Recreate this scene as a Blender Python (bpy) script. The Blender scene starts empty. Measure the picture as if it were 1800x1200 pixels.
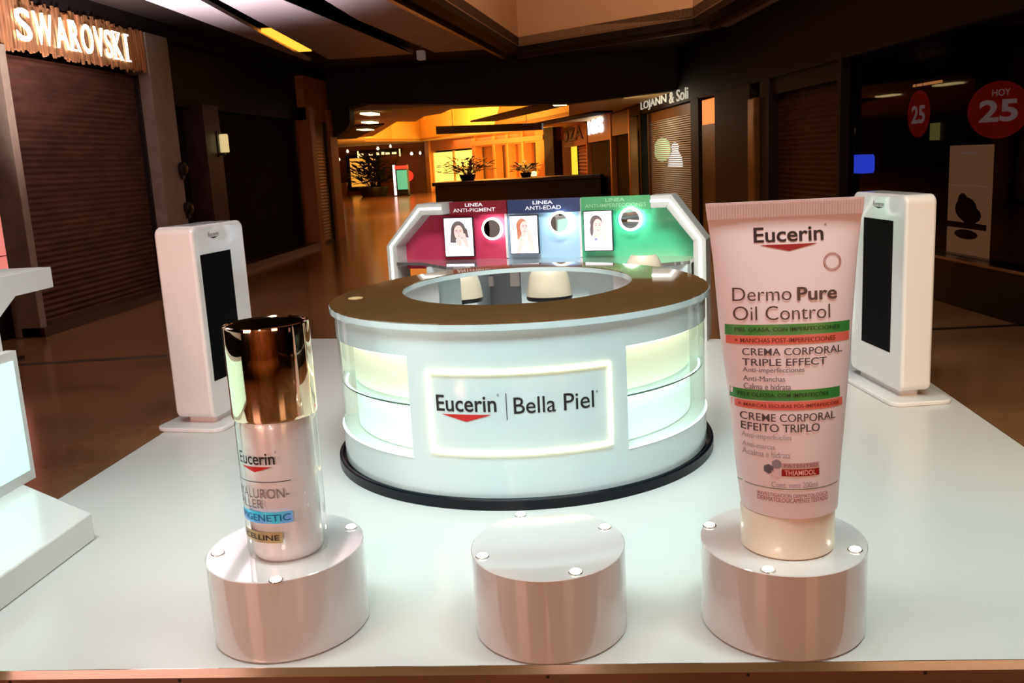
import bpy, bmesh, math, random
from mathutils import Vector, Matrix
random.seed(7)
S = bpy.context.scene
COL = S.collection
PI = math.pi

# ------------------------------------------------------------------ camera
FPX = 1630.0                                   # focal length in pixels of an 1800 wide frame
PITCH = math.atan(319.0 / FPX); ROLL = math.radians(3.06); YAW = math.atan(174.0 / math.hypot(FPX, 319.0))
CAM = Vector((0, 0, 1.85))
fw = Vector((-math.sin(YAW) * math.cos(PITCH), math.cos(YAW) * math.cos(PITCH), -math.sin(PITCH)))
r0 = Vector((math.cos(YAW), math.sin(YAW), 0)); u0 = r0.cross(fw)
ix = math.cos(ROLL) * r0 - math.sin(ROLL) * u0
iy = -math.sin(ROLL) * r0 - math.cos(ROLL) * u0
cd = bpy.data.cameras.new('camera'); cam = bpy.data.objects.new('camera', cd); COL.objects.link(cam)
cd.sensor_width = 36; cd.lens = FPX / 1800 * 36; cd.clip_end = 400; cd.clip_start = .05
m = Matrix.Identity(4)
for i in range(3):
    m[i][0] = ix[i]; m[i][1] = -iy[i]; m[i][2] = -fw[i]; m[i][3] = CAM[i]
cam.matrix_world = m
S.camera = cam

# ------------------------------------------------------------------ world, exposure, lights
S.view_settings.view_transform = 'Standard'; S.view_settings.look = 'None'
S.view_settings.exposure = 0.0; S.view_settings.gamma = 1.0; S.view_settings.use_curve_mapping = False
w = bpy.data.worlds.new('mall_dark'); S.world = w; w.use_nodes = True
w.node_tree.nodes['Background'].inputs[0].default_value = (1.0, .55, .35, 1)
w.node_tree.nodes['Background'].inputs[1].default_value = 0.008

def area(name, loc, target, sx, sy, power, col, spread=180):
    d = bpy.data.lights.new(name, 'AREA'); d.shape = 'RECTANGLE'; d.size = sx; d.size_y = sy
    d.energy = power; d.color = col; d.spread = math.radians(spread)
    o = bpy.data.objects.new(name, d); COL.objects.link(o); o.location = loc
    o.rotation_euler = (Vector(target) - Vector(loc)).to_track_quat('-Z', 'Y').to_euler()
    return o
def spot(name, loc, target, power, col, deg, blend=.6, rad=.15):
    d = bpy.data.lights.new(name, 'SPOT'); d.energy = power; d.color = col; d.spot_size = math.radians(deg)
    d.spot_blend = blend; d.shadow_soft_size = rad
    o = bpy.data.objects.new(name, d); COL.objects.link(o); o.location = loc
    o.rotation_euler = (Vector(target) - Vector(loc)).to_track_quat('-Z', 'Y').to_euler()
    return o
COOL = (.96, 1.0, .96)
# unseen overhead light above the stand, and fill lamps added to brighten parts
area('skylight_lamp', (-.4, 2.95, 4.9), (-.4, 3.9, 0), 3.0, .8, 40, COOL, 110)
area('platform_fill_left', (-2.4, 2.9, 4.9), (-2.8, 4.0, 0), 1.4, .8, 44, (.84, .98, .97), 90)  # unseen, added to brighten the left end of the platform
area('platform_fill_right', (1.7, 2.9, 4.9), (2.0, 4.0, 0), 1.4, .8, 48, (.82, 1, .96), 90)  # unseen, added to brighten the platform's right end
spot('floor_fill_right', (3.0, 2.0, 3.9), (3.4, 6.8, 0), 420, (1, .55, .22), 62, .8)  # added beam without a fitting, lifts the right floor
spot('floor_fill_left', (-4.6, 1.0, 3.9), (-4.8, 6.4, 0), 190, (1, .58, .36), 60, .8)  # added beam that lifts the left floor
area('corridor_floor_fill', (-4.6, 38, 3.25), (-5.2, 37, 0), 3, 8, 420, (1, .42, .09), 80)  # extra lamp added to brighten the far corridor floor
area('arch_fill', (-.3, 5.4, 4.8), (-.3, 8.2, .6), 2.4, .8, 72, COOL, 80)  # added overhead to brighten the arch panels and desk
area('ceiling_fill', (-5.2, 9.6, .5), (-5.4, 11.2, 4.2), 1.2, .8, 310, (1, .86, .92), 70)  # unseen, added low down in place of kiosk light on the ceiling
# warm shop light behind the photographer, plus unseen beams added for single things
area('shop_light_behind', (-4.2, -1.6, 2.4), (-1.2, 4.5, .8), 2.0, 1.6, 62, (1, .46, .34), 120)
spot('totem_fill_left', (-2.1, -2.2, 2.5), (-2.92, 6.1, .82), 1000, (1, .36, .30), 13, .4)  # narrow pink beam added for the left totem's side
spot('bottle_fill', (-.9, -3.4, 2.9), (-1.22, 3.2, .85), 470, (1, .70, .66), 17, .7)  # beam added to brighten the bottle
spot('tube_fill', (.4, -3.4, 2.9), (.66, 3.3, .9), 225, (1, .34, .28), 18, .7)  # pink beam added for the tube alone
spot('podium_fill', (-.2, -3.4, 2.9), (-.25, 3.1, .2), 190, (1, .55, .42), 9, .7)  # beam added to lift the podium fronts
spot('totem_fill_right', (2.2, -3.0, 3.0), (2.1, 6.3, .9), 290, (1, .60, .46), 10, .5)  # beam added for the right totem's side
spot('counter_fill', (-.4, 2.6, 4.9), (-.5, 4.75, .65), 500, (.52, .90, 1.0), 44, .8, .4)  # cool beam added to brighten the counter front
area('shop_light_behind_right', (3.6, -2.2, 2.6), (1.2, 4.5, .8), 2.0, 1.4, 30, (1, .52, .28), 120)
# warm night lighting of the far corridor
area('corridor_light_far', (-7.5, 52, 3.2), (-7.5, 52, 0), 6, 12, 800, (1, .46, .12))
area('corridor_light_up', (-7.5, 48, 1.4), (-7.5, 52, 6), 8, 10, 2400, (1, .46, .08))
area('corridor_light_mid', (-3.5, 30, 3.2), (-4.2, 30, 0), 2, 5, 40, (1, .36, .06))
area('well_light', (.2, 12.5, 7.6), (.2, 20, 5.2), 3, 2, 330, (1, .60, .36))
area('rear_shop_glow', (0, -4.5, 3.9), (0, -8, 1.6), 8, .6, 330, (1, .50, .18))

# ------------------------------------------------------------------ pixel helpers (a pixel of the photo -> a point at a given depth)
def ray(px, py): return fw + ix * ((px - 900) / FPX) + iy * ((py - 600) / FPX)
def at_z(px, py, z): d = ray(px, py); return CAM + d * ((z - CAM.z) / d.z)
def at_y(px, py, y): d = ray(px, py); return CAM + d * (y / d.y)
def at_x(px, py, x): d = ray(px, py); return CAM + d * (x / d.x)

class Frame:
    """a vertical plane: local x to the viewer's right, y into the plane, z up"""
    def __init__(s, x, y, th):
        s.o = Vector((x, y, 0)); s.th = th
        s.ex = Vector((math.cos(th), math.sin(th), 0)); s.ey = Vector((-math.sin(th), math.cos(th), 0))
        s.M = Matrix.Translation(s.o) @ Matrix.Rotation(th, 4, 'Z')
    def pix(s, px, py, dep=0.0):
        d = ray(px, py); t = ((s.o - CAM).dot(s.ey) + dep) / d.dot(s.ey)
        q = CAM + d * t - s.o
        return (q.dot(s.ex), q.z)

# ------------------------------------------------------------------ materials
def lin(c): return tuple(((v / 255) / 12.92 if v / 255 <= .04045 else ((v / 255 + .055) / 1.055) ** 2.4) for v in c)
MATS = {}
def mat(name, rgb, rough=.5, metal=0.0, coat=0.0, emit=None, es=0.0, noise=0.0, nscale=8.0, bump=0.0, ior=1.5, spec=.5, stretch=(1, 1, 1), rgb2=None):
    if name in MATS: return MATS[name]
    mt = bpy.data.materials.new(name); mt.use_nodes = True; MATS[name] = mt
    nt = mt.node_tree; b = nt.nodes['Principled BSDF']
    c = lin(rgb)
    b.inputs['Base Color'].default_value = (*c, 1); b.inputs['Roughness'].default_value = rough
    b.inputs['Metallic'].default_value = metal; b.inputs['Coat Weight'].default_value = coat
    b.inputs['Coat Roughness'].default_value = .04; b.inputs['IOR'].default_value = ior
    b.inputs['Specular IOR Level'].default_value = spec
    if emit is not None:
        b.inputs['Emission Color'].default_value = (*lin(emit), 1); b.inputs['Emission Strength'].default_value = es
    tc = nt.nodes.new('ShaderNodeTexCoord'); mp = nt.nodes.new('ShaderNodeMapping'); mp.inputs['Scale'].default_value = stretch
    nt.links.new(tc.outputs['Object'], mp.inputs['Vector'])
    nz = nt.nodes.new('ShaderNodeTexNoise'); nz.inputs['Scale'].default_value = nscale; nz.inputs['Detail'].default_value = 4
    nt.links.new(mp.outputs['Vector'], nz.inputs['Vector'])
    if noise > 0 or rgb2:
        rp = nt.nodes.new('ShaderNodeValToRGB')
        c2 = lin(rgb2) if rgb2 else tuple(v * (1 - noise) for v in c)
        rp.color_ramp.elements[0].position = .35; rp.color_ramp.elements[1].position = .65
        rp.color_ramp.elements[0].color = (*c2, 1); rp.color_ramp.elements[1].color = (*c, 1)
        nt.links.new(nz.outputs['Fac'], rp.inputs['Fac']); nt.links.new(rp.outputs['Color'], b.inputs['Base Color'])
    else:
        mr = nt.nodes.new('ShaderNodeMapRange'); mr.inputs['To Min'].default_value = max(0, rough * .92); mr.inputs['To Max'].default_value = min(1, rough * 1.08 + .002)
        nt.links.new(nz.outputs['Fac'], mr.inputs['Value']); nt.links.new(mr.outputs['Result'], b.inputs['Roughness'])
    if bump > 0:
        bp = nt.nodes.new('ShaderNodeBump'); bp.inputs['Strength'].default_value = bump; bp.inputs['Distance'].default_value = .02
        nt.links.new(nz.outputs['Fac'], bp.inputs['Height']); nt.links.new(bp.outputs['Normal'], b.inputs['Normal'])
    return mt
def glow(name, rgb, s):
    return mat(name, rgb, .5, emit=rgb, es=s)
def glass(name, tint=(255, 255, 255), clear=.9, rough=.02):
    if name in MATS: return MATS[name]
    mt = bpy.data.materials.new(name); mt.use_nodes = True; MATS[name] = mt
    nt = mt.node_tree; nt.nodes.remove(nt.nodes['Principled BSDF'])
    out = nt.nodes['Material Output']
    tr = nt.nodes.new('ShaderNodeBsdfTransparent'); tr.inputs[0].default_value = (*[v * clear for v in lin(tint)], 1)
    gl = nt.nodes.new('ShaderNodeBsdfGlossy'); gl.inputs['Roughness'].default_value = rough
    lw = nt.nodes.new('ShaderNodeLayerWeight'); lw.inputs['Blend'].default_value = .5
    pw = nt.nodes.new('ShaderNodeMath'); pw.operation = 'POWER'; pw.inputs[1].default_value = 5
    nt.links.new(lw.outputs['Facing'], pw.inputs[0])
    fr = nt.nodes.new('ShaderNodeMath'); fr.operation = 'MULTIPLY_ADD'; fr.inputs[1].default_value = .9; fr.inputs[2].default_value = .04
    nt.links.new(pw.outputs[0], fr.inputs[0])
    mx = nt.nodes.new('ShaderNodeMixShader')
    nt.links.new(fr.outputs[0], mx.inputs[0]); nt.links.new(tr.outputs[0], mx.inputs[1]); nt.links.new(gl.outputs[0], mx.inputs[2])
    nt.links.new(mx.outputs[0], out.inputs['Surface'])
    return mt

WHITE = mat('white_gloss_acrylic', (226, 226, 224), .16, coat=.4)
WHITE2 = mat('white_satin_panel', (222, 222, 222), .3)
PLATF = mat('white_platform_laminate', (205, 204, 200), .24, coat=.0, noise=.02, nscale=.8)
COUNTW = mat('cool_white_counter_gloss', (206, 226, 228), .14, coat=.4)
PODW = mat('white_podium_gloss', (208, 206, 204), .07, coat=1.0)
CHROME = mat('polished_trim', (225, 225, 222), .08, 1.0)
BLACK = mat('black_plastic', (10, 11, 13), .35)
SCREEN = mat('dark_screen_glass', (2, 2, 3), .5, spec=.03)
PLINTH = mat('dark_plinth_vinyl', (5, 13, 21), .3, spec=.25)
TOPBR = mat('brown_reflection_top', (122, 84, 50), .04, ior=2.1, noise=.12, nscale=3)  # brown base stands in for the ceiling mirrored in the gloss
MIRROR = mat('mirror', (230, 230, 230), .01, 1.0)
LEDW = glow('led_cool_white', (250, 255, 245), 3.0)
LEDWARM = glow('led_warm_white', (255, 236, 176), 4.5)
INK = mat('black_ink', (22, 22, 24), .45)
GREYINK = mat('grey_ink', (120, 112, 112), .5)
REDINK = mat('red_ink', (196, 34, 38), .4)
DARKRED = mat('dark_red_ink', (150, 18, 26), .4)
GOLD = mat('gold_chrome', (255, 232, 200), .04, 1.0)
BOTTLE = mat('silver_lacquer', (232, 228, 230), .3, .06, coat=.6)
CLEAR = glass('clear_shell', (254, 255, 254), .985)
PANE = glass('shop_window_pane', (200, 200, 205), .8)
TUBE = mat('tube_plastic', (232, 220, 224), .42)
CAPW = mat('cream_cap_plastic', (240, 234, 214), .25, coat=.3)
GREEN = mat('green_print', (58, 138, 62), .35)
CORAL = mat('coral_print', (222, 108, 92), .4)
FLOOR = mat('brown_mall_tile', (132, 94, 62), .18, noise=.35, nscale=1.3, bump=.02)
CEILD = mat('dark_ceiling', (40, 26, 20), .7, noise=.3, nscale=1)
CEILP = mat('pale_ceiling_panel', (200, 188, 190), .55, noise=.06, nscale=2)
CEILO = mat('cream_plaster', (226, 190, 130), .6, noise=.08, nscale=.4)
STONE = mat('pale_stone_cladding', (138, 122, 104), .5, noise=.2, nscale=6)
DARKW = mat('dark_brown_cladding', (22, 13, 11), .6, noise=.3, nscale=3, spec=.25)
DARKM = mat('black_metal', (14, 12, 11), .4)
SHUT = mat('brown_roller_shutter', (92, 58, 46), .45, .2, noise=.5, nscale=3, stretch=(1, 1, 3))
SHUTD = mat('dark_roller_shutter', (58, 28, 22), .6, .05, spec=.2, noise=.5, nscale=3, stretch=(1, 1, 3))
SHUTY = mat('golden_roller_shutter', (190, 150, 90), .4, .3, noise=.2, nscale=4)
ORANGEW = mat('warm_painted_wall', (186, 120, 70), .5, noise=.15, nscale=.8)
WARMFR = mat('warm_metal_frame', (200, 140, 80), .35, .4)
PUCK = glow('puck_lamp', (255, 253, 235), 7.0)

# ------------------------------------------------------------------ mesh builder
class MB:
    def __init__(s): s.v = []; s.f = []; s.mi = []; s.sm = []
    def add(s, vs, fs, mi=0, smooth=False):
        n = len(s.v); s.v += [tuple(v) for v in vs]
        for f in fs: s.f.append(tuple(i + n for i in f)); s.mi.append(mi); s.sm.append(smooth)
        return s
    def box(s, x0, x1, y0, y1, z0, z1, mi=0):
        vs = [(x, y, z) for z in (z0, z1) for y in (y0, y1) for x in (x0, x1)]
        return s.add(vs, [(0, 2, 3, 1), (4, 5, 7, 6), (0, 1, 5, 4), (2, 6, 7, 3), (0, 4, 6, 2), (1, 3, 7, 5)], mi)
    def prism(s, poly, a0, a1, axis='z', mi=0, smooth=False):
        """poly of 2D points extruded along an axis: axis y takes (x,z), z takes (x,y), x takes (y,z)"""
        n = len(poly)
        def P(p, a): return (p[0], p[1], a) if axis == 'z' else ((p[0], a, p[1]) if axis == 'y' else (a, p[0], p[1]))
        vs = [P(p, a0) for p in poly] + [P(p, a1) for p in poly]
        fs = [tuple(range(n))[::-1], tuple(range(n, 2 * n))]
        s.add(vs, fs, mi)
        k = len(s.v) - 2 * n
        for i in range(n):
            j = (i + 1) % n
            s.f.append((k + i, k + j, k + n + j, k + n + i)); s.mi.append(mi); s.sm.append(smooth)
        return s
    def grid(s, fn, nu, nv, mi=0, smooth=True, closed=False, flip=False):
        vs = [fn(i / nu, j / nv) for j in range(nv + 1) for i in range(nu + (0 if closed else 1))]
        W = nu if closed else nu + 1; fs = []
        for j in range(nv):
            for i in range(nu):
                a = j * W + i; b = j * W + (i + 1) % W
                f = (a, b, b + W, a + W); fs.append(f[::-1] if flip else f)
        return s.add(vs, fs, mi, smooth)
    def lathe(s, prof, n=64, mi=0, sx=1.0, sy=1.0, c=(0, 0), cap0=True, cap1=True):
        k = len(s.v)
        for r, z in prof:
            for i in range(n):
                a = 2 * PI * i / n; s.v.append((c[0] + r * sx * math.cos(a), c[1] + r * sy * math.sin(a), z))
        for j in range(len(prof) - 1):
            for i in range(n):
                s.f.append((k + j * n + i, k + j * n + (i + 1) % n, k + (j + 1) * n + (i + 1) % n, k + (j + 1) * n + i)); s.mi.append(mi); s.sm.append(True)
        if cap0: s.f.append(tuple(k + i for i in range(n))[::-1]); s.mi.append(mi); s.sm.append(False)
        if cap1: s.f.append(tuple(k + (len(prof) - 1) * n + i for i in range(n))); s.mi.append(mi); s.sm.append(False)
        return s
    def sweep(s, path, r, n=8, mi=0, closed=False, ry=None):
        """round (or flat oval) bar along 3D points"""
        P = [Vector(p) for p in path]; N = len(P); k = len(s.v)
        for i, p in enumerate(P):
            if closed: t = P[(i + 1) % N] - P[i - 1]
            else: t = P[min(i + 1, N - 1)] - P[max(i - 1, 0)]
            t.normalize(); up = Vector((0, 0, 1)) if abs(t.z) < .95 else Vector((0, 1, 0))
            a = t.cross(up).normalized(); b = a.cross(t).normalized()
            for q in range(n):
                an = 2 * PI * q / n; s.v.append(tuple(p + a * (r * math.cos(an)) + b * ((ry or r) * math.sin(an))))
        for i in range(N if closed else N - 1):
            for q in range(n):
                i2 = (i + 1) % N
                s.f.append((k + i * n + q, k + i * n + (q + 1) % n, k + i2 * n + (q + 1) % n, k + i2 * n + q)); s.mi.append(mi); s.sm.append(True)
        if not closed:
            s.f.append(tuple(k + q for q in range(n))[::-1]); s.f.append(tuple(k + (N - 1) * n + q for q in range(n))); s.mi += [mi, mi]; s.sm += [False, False]
        return s
    def blob(s, c, rx, ry, rz, nu=16, nv=10, mi=0):
        def fn(u, v):
            a = 2 * PI * u; b = PI * (v - .5)
            return (c[0] + rx * math.cos(a) * math.cos(b), c[1] + ry * math.sin(a) * math.cos(b), c[2] + rz * math.sin(b))
        return s.grid(fn, nu, nv, mi, True, closed=True)
    def build(s, name, mats, parent=None, M=None, bevel=0.0):
        me = bpy.data.meshes.new(name); me.from_pydata(s.v, [], s.f)
        for q in (mats if isinstance(mats, (list, tuple)) else [mats]): me.materials.append(q)
        me.polygons.foreach_set('material_index', s.mi); me.polygons.foreach_set('use_smooth', s.sm)
        bm = bmesh.new(); bm.from_mesh(me); bmesh.ops.recalc_face_normals(bm, faces=bm.faces); bm.to_mesh(me); bm.free()
        me.set_sharp_from_angle(angle=math.radians(40)); me.update()
        o = bpy.data.objects.new(name, me); COL.objects.link(o)
        if parent: o.parent = parent
        if M is not None: o.matrix_world = M
        if bevel:
            bv = o.modifiers.new('edge', 'BEVEL'); bv.width = bevel; bv.segments = 3; bv.limit_method = 'ANGLE'; bv.angle_limit = math.radians(40)
        return o

def tag(o, label, cat, group=None):
    o['label'] = label; o['category'] = cat
    if group: o['group'] = group
    return o
def thing(name, label, cat, M=None, group=None):
    o = bpy.data.objects.new(name, None); COL.objects.link(o); o.empty_display_size = .1
    if M is not None: o.matrix_world = M
    return tag(o, label, cat, group)
def structure(o): o['kind'] = 'structure'; return o
def T(x, y, z): return Matrix.Translation((x, y, z))
def rrect(x0, x1, z0, z1, r, n=6):
    P = []
    for cx, cz, a in ((x1 - r, z1 - r, 0), (x0 + r, z1 - r, 90), (x0 + r, z0 + r, 180), (x1 - r, z0 + r, 270)):
        for i in range(n + 1):
            t = math.radians(a + 90 * i / n); P.append((cx + r * math.cos(t), cz + r * math.sin(t)))
    return P
def ellipse(cx, cz, rx, rz, n=24, a0=0.0):
    return [(cx + rx * math.cos(a0 + 2 * PI * i / n), cz + rz * math.sin(a0 + 2 * PI * i / n)) for i in range(n)]

_tc = {}
def text_geo(body, bold=0.0, space=1.0):
    key = (body, bold, space)
    if key in _tc: return _tc[key]
    cu = bpy.data.curves.new('t', 'FONT'); cu.body = body; cu.size = 1; cu.offset = bold; cu.space_character = space; cu.resolution_u = 4
    o = bpy.data.objects.new('t', cu); COL.objects.link(o)
    bpy.context.view_layer.update()
    me = bpy.data.meshes.new_from_object(o.evaluated_get(bpy.context.evaluated_depsgraph_get()))
    bm = bmesh.new(); bm.from_mesh(me)
    bmesh.ops.remove_doubles(bm, verts=bm.verts, dist=1e-5)
    vs = [(v.co.x, v.co.y) for v in bm.verts]; bm.verts.index_update()
    fs = [tuple(v.index for v in f.verts) for f in bm.faces]
    bm.free(); bpy.data.objects.remove(o); bpy.data.meshes.remove(me); bpy.data.curves.remove(cu)
    x0 = min(v[0] for v in vs); x1 = max(v[0] for v in vs); y0 = min(v[1] for v in vs); y1 = max(v[1] for v in vs)
    _tc[key] = ([((x - x0) / (x1 - x0), (y - y0) / (y1 - y0)) for x, y in vs], fs)
    return _tc[key]
def text(mb, body, x0, x1, y0, y1, fn, bold=0.0, mi=0, space=1.0, thick=0.0):
    """letters that fill the box x0..x1, y0..y1 of the surface fn(x, y, lift)"""
    vs, fs = text_geo(body, bold, space)
    mb.add([fn(x0 + (x1 - x0) * u, y0 + (y1 - y0) * v, thick) for u, v in vs], fs, mi)
    if thick:
        base = [fn(x0 + (x1 - x0) * u, y0 + (y1 - y0) * v, 0) for u, v in vs]
        cnt = {}
        for f in fs:
            for i in range(len(f)):
                a, b = f[i], f[(i + 1) % len(f)]; cnt[(a, b)] = 1
        k = len(mb.v); top0 = k - len(vs)
        mb.v += base
        for (a, b) in cnt:
            if (b, a) not in cnt: mb.f.append((top0 + b, top0 + a, k + a, k + b)); mb.mi.append(mi); mb.sm.append(False)
    return mb
def plane_fn(dep=0.0): return lambda x, z, l: (x, dep - l, z)

# ================================================================== SETTING
structure(MB().box(-30, 30, -8, 110, -.1, 0).build('floor', FLOOR))
# darker inlaid bands of the floor tiles
for i, (a, b) in enumerate((((20, 642), (298, 625)), ((1653, 578), (1800, 571)))):
    p = at_z(*a, 0); q = at_z(*b, 0); d = (q - p).normalized(); p -= d * 3; q += d * 1.0; n = Vector((-d.y, d.x, 0)) * .05
    structure(MB().prism([tuple((p - n).xy), tuple((q - n).xy), tuple((q + n).xy), tuple((p + n).xy)], 0, .002).build('trim_%d' % (1 + i), DARKM))

# ---- near ceiling: dark slab with an open well, pale panels below it
ZC = 4.2
w1 = at_z(912, 90, ZC); w2 = at_z(1218, 42, ZC); w0 = at_z(762, 0, ZC); w3 = at_z(1290, 0, ZC)
wl = w1 + (w0 - w1) * 2.6; wr = w2 + (w3 - w2) * 6.5
well = [w1.xy, w2.xy, wr.xy, wl.xy]
far_y = 24.2
mb = MB()
quads = [[(-9, -8), (wl.x, wl.y), (w1.x, w1.y), (-9, far_y)], [(w1.x, w1.y), (w2.x, w2.y), (12, far_y), (-9, far_y)],
         [(w2.x, w2.y), (wr.x, wr.y), (12, -8), (12, far_y)], [(wl.x, wl.y), (-9, -8), (12, -8), (wr.x, wr.y)]]
for qd in quads: mb.prism(qd, ZC + .12, ZC + .3)
structure(mb.build('ceiling', CEILD))
# walls of the light well
mb = MB(); T_ = .12
for a, b in ((w1, w2), (w2, wr), (wr, wl), (wl, w1)):
    a = Vector((a.x, a.y)); b = Vector((b.x, b.y)); d = (b - a).normalized(); n = Vector((-d.y, d.x)) * T_
    mb.prism([tuple(a), tuple(b), tuple(b + n), tuple(a + n)], ZC + .1, ZC + 4.2)
structure(mb.build('trim_3', mat('well_plaster', (196, 160, 128), .6, noise=.06, nscale=1)))
# stepped edging round the well
for k, (off, z0, z1, mt) in enumerate(((.0, ZC - .02, ZC + .14, DARKW), (.36, ZC - .10, ZC + .1, mat('bronze_trim', (120, 100, 92), .3, .6)))):
    mb = MB()
    for a, b in ((w1, w2), (w2, wr), (wl, w1)):
        a = Vector((a.x, a.y)); b = Vector((b.x, b.y)); d = (b - a).normalized(); n = Vector((-d.y, d.x))
        if (n.dot(Vector((0, 12)) - a)) > 0: n = -n
        wd = .3 if k == 0 else .09
        a2 = a + n * off - d * off; b2 = b + n * off + d * off
        mb.prism([tuple(a2), tuple(b2), tuple(b2 + n * wd), tuple(a2 + n * wd)], z0, z1)
    structure(mb.build('trim_%d' % (4 + k), mt))
# pale panels
def line_x(pa, pb):
    p = at_z(*pa, ZC); q = at_z(*pb, ZC); return lambda y: p.x + (q.x - p.x) * (y - p.y) / (q.y - p.y)
Le = line_x((255, 0), (535, 105)); G1a = line_x((352, 0), (520, 92)); G1b = line_x((385, 0), (548, 88))
G2a = line_x((498, 0), (705, 86)); G2b = line_x((545, 0), (745, 84)); Te = line_x((700, 0), (880, 90))
for i, (fa, fb) in enumerate(((Le, G1a), (G1b, G2a), (G2b, Te))):
    mb = MB(); y0, y1 = -6, 20.6
    mb.prism([(fa(y0), y0), (fb(y0), y0), (fb(y1), y1), (fa(y1), y1)], ZC, ZC + .06)
    structure(mb.build('trim_%d' % (6 + i), CEILP))
Ra = line_x((1262, 45), (1335, 0)); Rb = line_x((1300, 68), (1420, 0)); Rc = line_x((1320, 72), (1465, 0)); Rd = line_x((1345, 80), (1530, 0))
for i, (fa, fb) in enumerate(((Ra, Rb), (Rc, Rd))):
    mb = MB(); y0, y1 = 2, 19.5
    mb.prism([(fa(y0), y0), (fb(y0), y0), (fb(y1), y1), (fa(y1), y1)], ZC, ZC + .06)
    structure(mb.build('trim_%d' % (9 + i), CEILP))
# dark bulkhead across the corridor, its underside running down at the left
Fb = Frame(0, far_y, 0)
pts = [(-12, 4.6), (12, 4.6)] + [Fb.pix(*p) for p in ((1300, 150), (1240, 152), (1000, 182), (900, 184), (640, 182), (614, 190), (615, 215), (608, 228), (592, 240), (560, 243))] + [(-12, 2.7)]
structure(MB().prism(pts, 0, .5, 'y').build('trim_11', CEILD, M=Fb.M))

# ---- left mall wall
LW = Frame(-7, 10, PI / 2)
def lx(px, py): return LW.pix(px, py)[0]
xp0, xs0, xs1, xp1 = .66, .86, 4.37, 5.12      # post, shutter, shutter end, pillar end (metres along the wall)
xe = LW.pix(548, 300)[0]; xend = LW.pix(592, 300)[0]
mb = MB()
mb.box(-18, xp0 - .9, 0, .3, 0, 4.6)           # wall towards the photographer
mb.box(xp0 - .9, xe, .35, .6, 0, 4.6)          # back of the openings
mb.box(-18, xend, -.02, .35, 4.08, 4.6)
structure(mb.build('wall_left', DARKW, M=LW.M))
structure(MB().box(xs1, xp1, -.06, .35, 0, 4.08).build('trim_12', STONE, M=LW.M, bevel=.01))
structure(MB().box(xp0, xs0 - .06, -.05, .3, 0, 3.5).build('trim_13', STONE, M=LW.M, bevel=.01))
structure(MB().box(xp1, xe, .2, .35, 3.05, 4.1).build('trim_14', DARKW, M=LW.M))
structure(MB().box(xp0, xe, -.10, .2, 0, .12).build('baseboard_left', mat('bronze_kickplate', (84, 62, 50), .3, .5), M=LW.M))
def shutter(name, x0, x1, z0, z1, dep, mt, pitch, label, M, amp=.012):
    t = thing(name, label, 'shutter', M)
    n = max(4, int((z1 - z0) / pitch))
    def prof(j):
        z = z0 + (z1 - z0) * j / (n * 4); k = j % 4
        return dep + (0, -amp, -amp * .8, 0)[k], z
    mb = MB()
    mb.grid(lambda u, v: (x0 + (x1 - x0) * u, *prof(round(v * n * 4))), 1, n * 4, smooth=False)
    mb.box(x0, x1, dep + .02, dep + .04, z0, z1)
    mb.build('slat_curtain', mt, t)
    MB().box(x0, x1, dep - .05, dep + .05, z0, z0 + .07).build('bottom_rail', DARKM, t)
    for a in (x0 - .03, x1 - .03): MB().box(a, a + .06, dep - .07, dep + .07, z0, z1).build('guide_rail', DARKM, t)
    return t
shutter('roller_shutter', xs0, xs1 - .03, 0, 3.44, .2, SHUT, .075, 'brown roller shutter closed below the glowing jewellery shop sign', LW.M)
shutter('roller_shutter', xp1 + 1.95, xe - .4, 0, 3.03, .26, mat('very_dark_shutter', (24, 11, 9), .8, 0, spec=.1, noise=.5, nscale=3, stretch=(1, 1, 3)), .09, 'near-black roller shutter between lantern pillar and golden shutter on left', LW.M)
# pillar with lantern
xa = LW.pix(366, 300)[0]; xb = LW.pix(393, 300)[0]
structure(MB().box(xa, xb, -.02, .35, 0, 3.1).build('trim_15', mat('dark_red_stone', (58, 34, 28), .4, noise=.4, nscale=6), M=LW.M))
cx, cz = LW.pix(383, 252)
t = thing('wall_lantern', 'small lit white wall lantern on dark pillar of left wall', 'lamp', LW.M @ T(cx, -.02, cz))
MB().box(-.09, .09, -.02, .0, -.25, .22).build('back_plate', DARKM, t)
MB().lathe([(.075, -.17), (.08, -.15), (.08, .13), (.07, .16)], 20, c=(0, -.10)).build('lamp_shade', glow('lantern_glow', (235, 215, 150), .7), t)
MB().box(-.04, .04, -.10, 0, -.22, -.17).build('bracket', DARKM, t)
for nm, px, py, lb in (('security_siren', 311, 297, 'black round siren box high on the pale pillar edge'), ('door_intercom', 321, 366, 'black intercom box low on the pale pillar, above left totem')):
    cx, cz = LW.pix(px, py)
    t = thing(nm, lb, 'wall box', LW.M @ T(cx, -.06, cz))
    MB().lathe([(.10, 0), (.11, .03), (.10, .08), (.06, .11)], 20).build('housing', DARKM, t).rotation_euler = (PI / 2, 0, 0)
    MB().box(-.04, .04, -.05, 0, -.17, -.08).build('bracket', DARKM, t)
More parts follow.
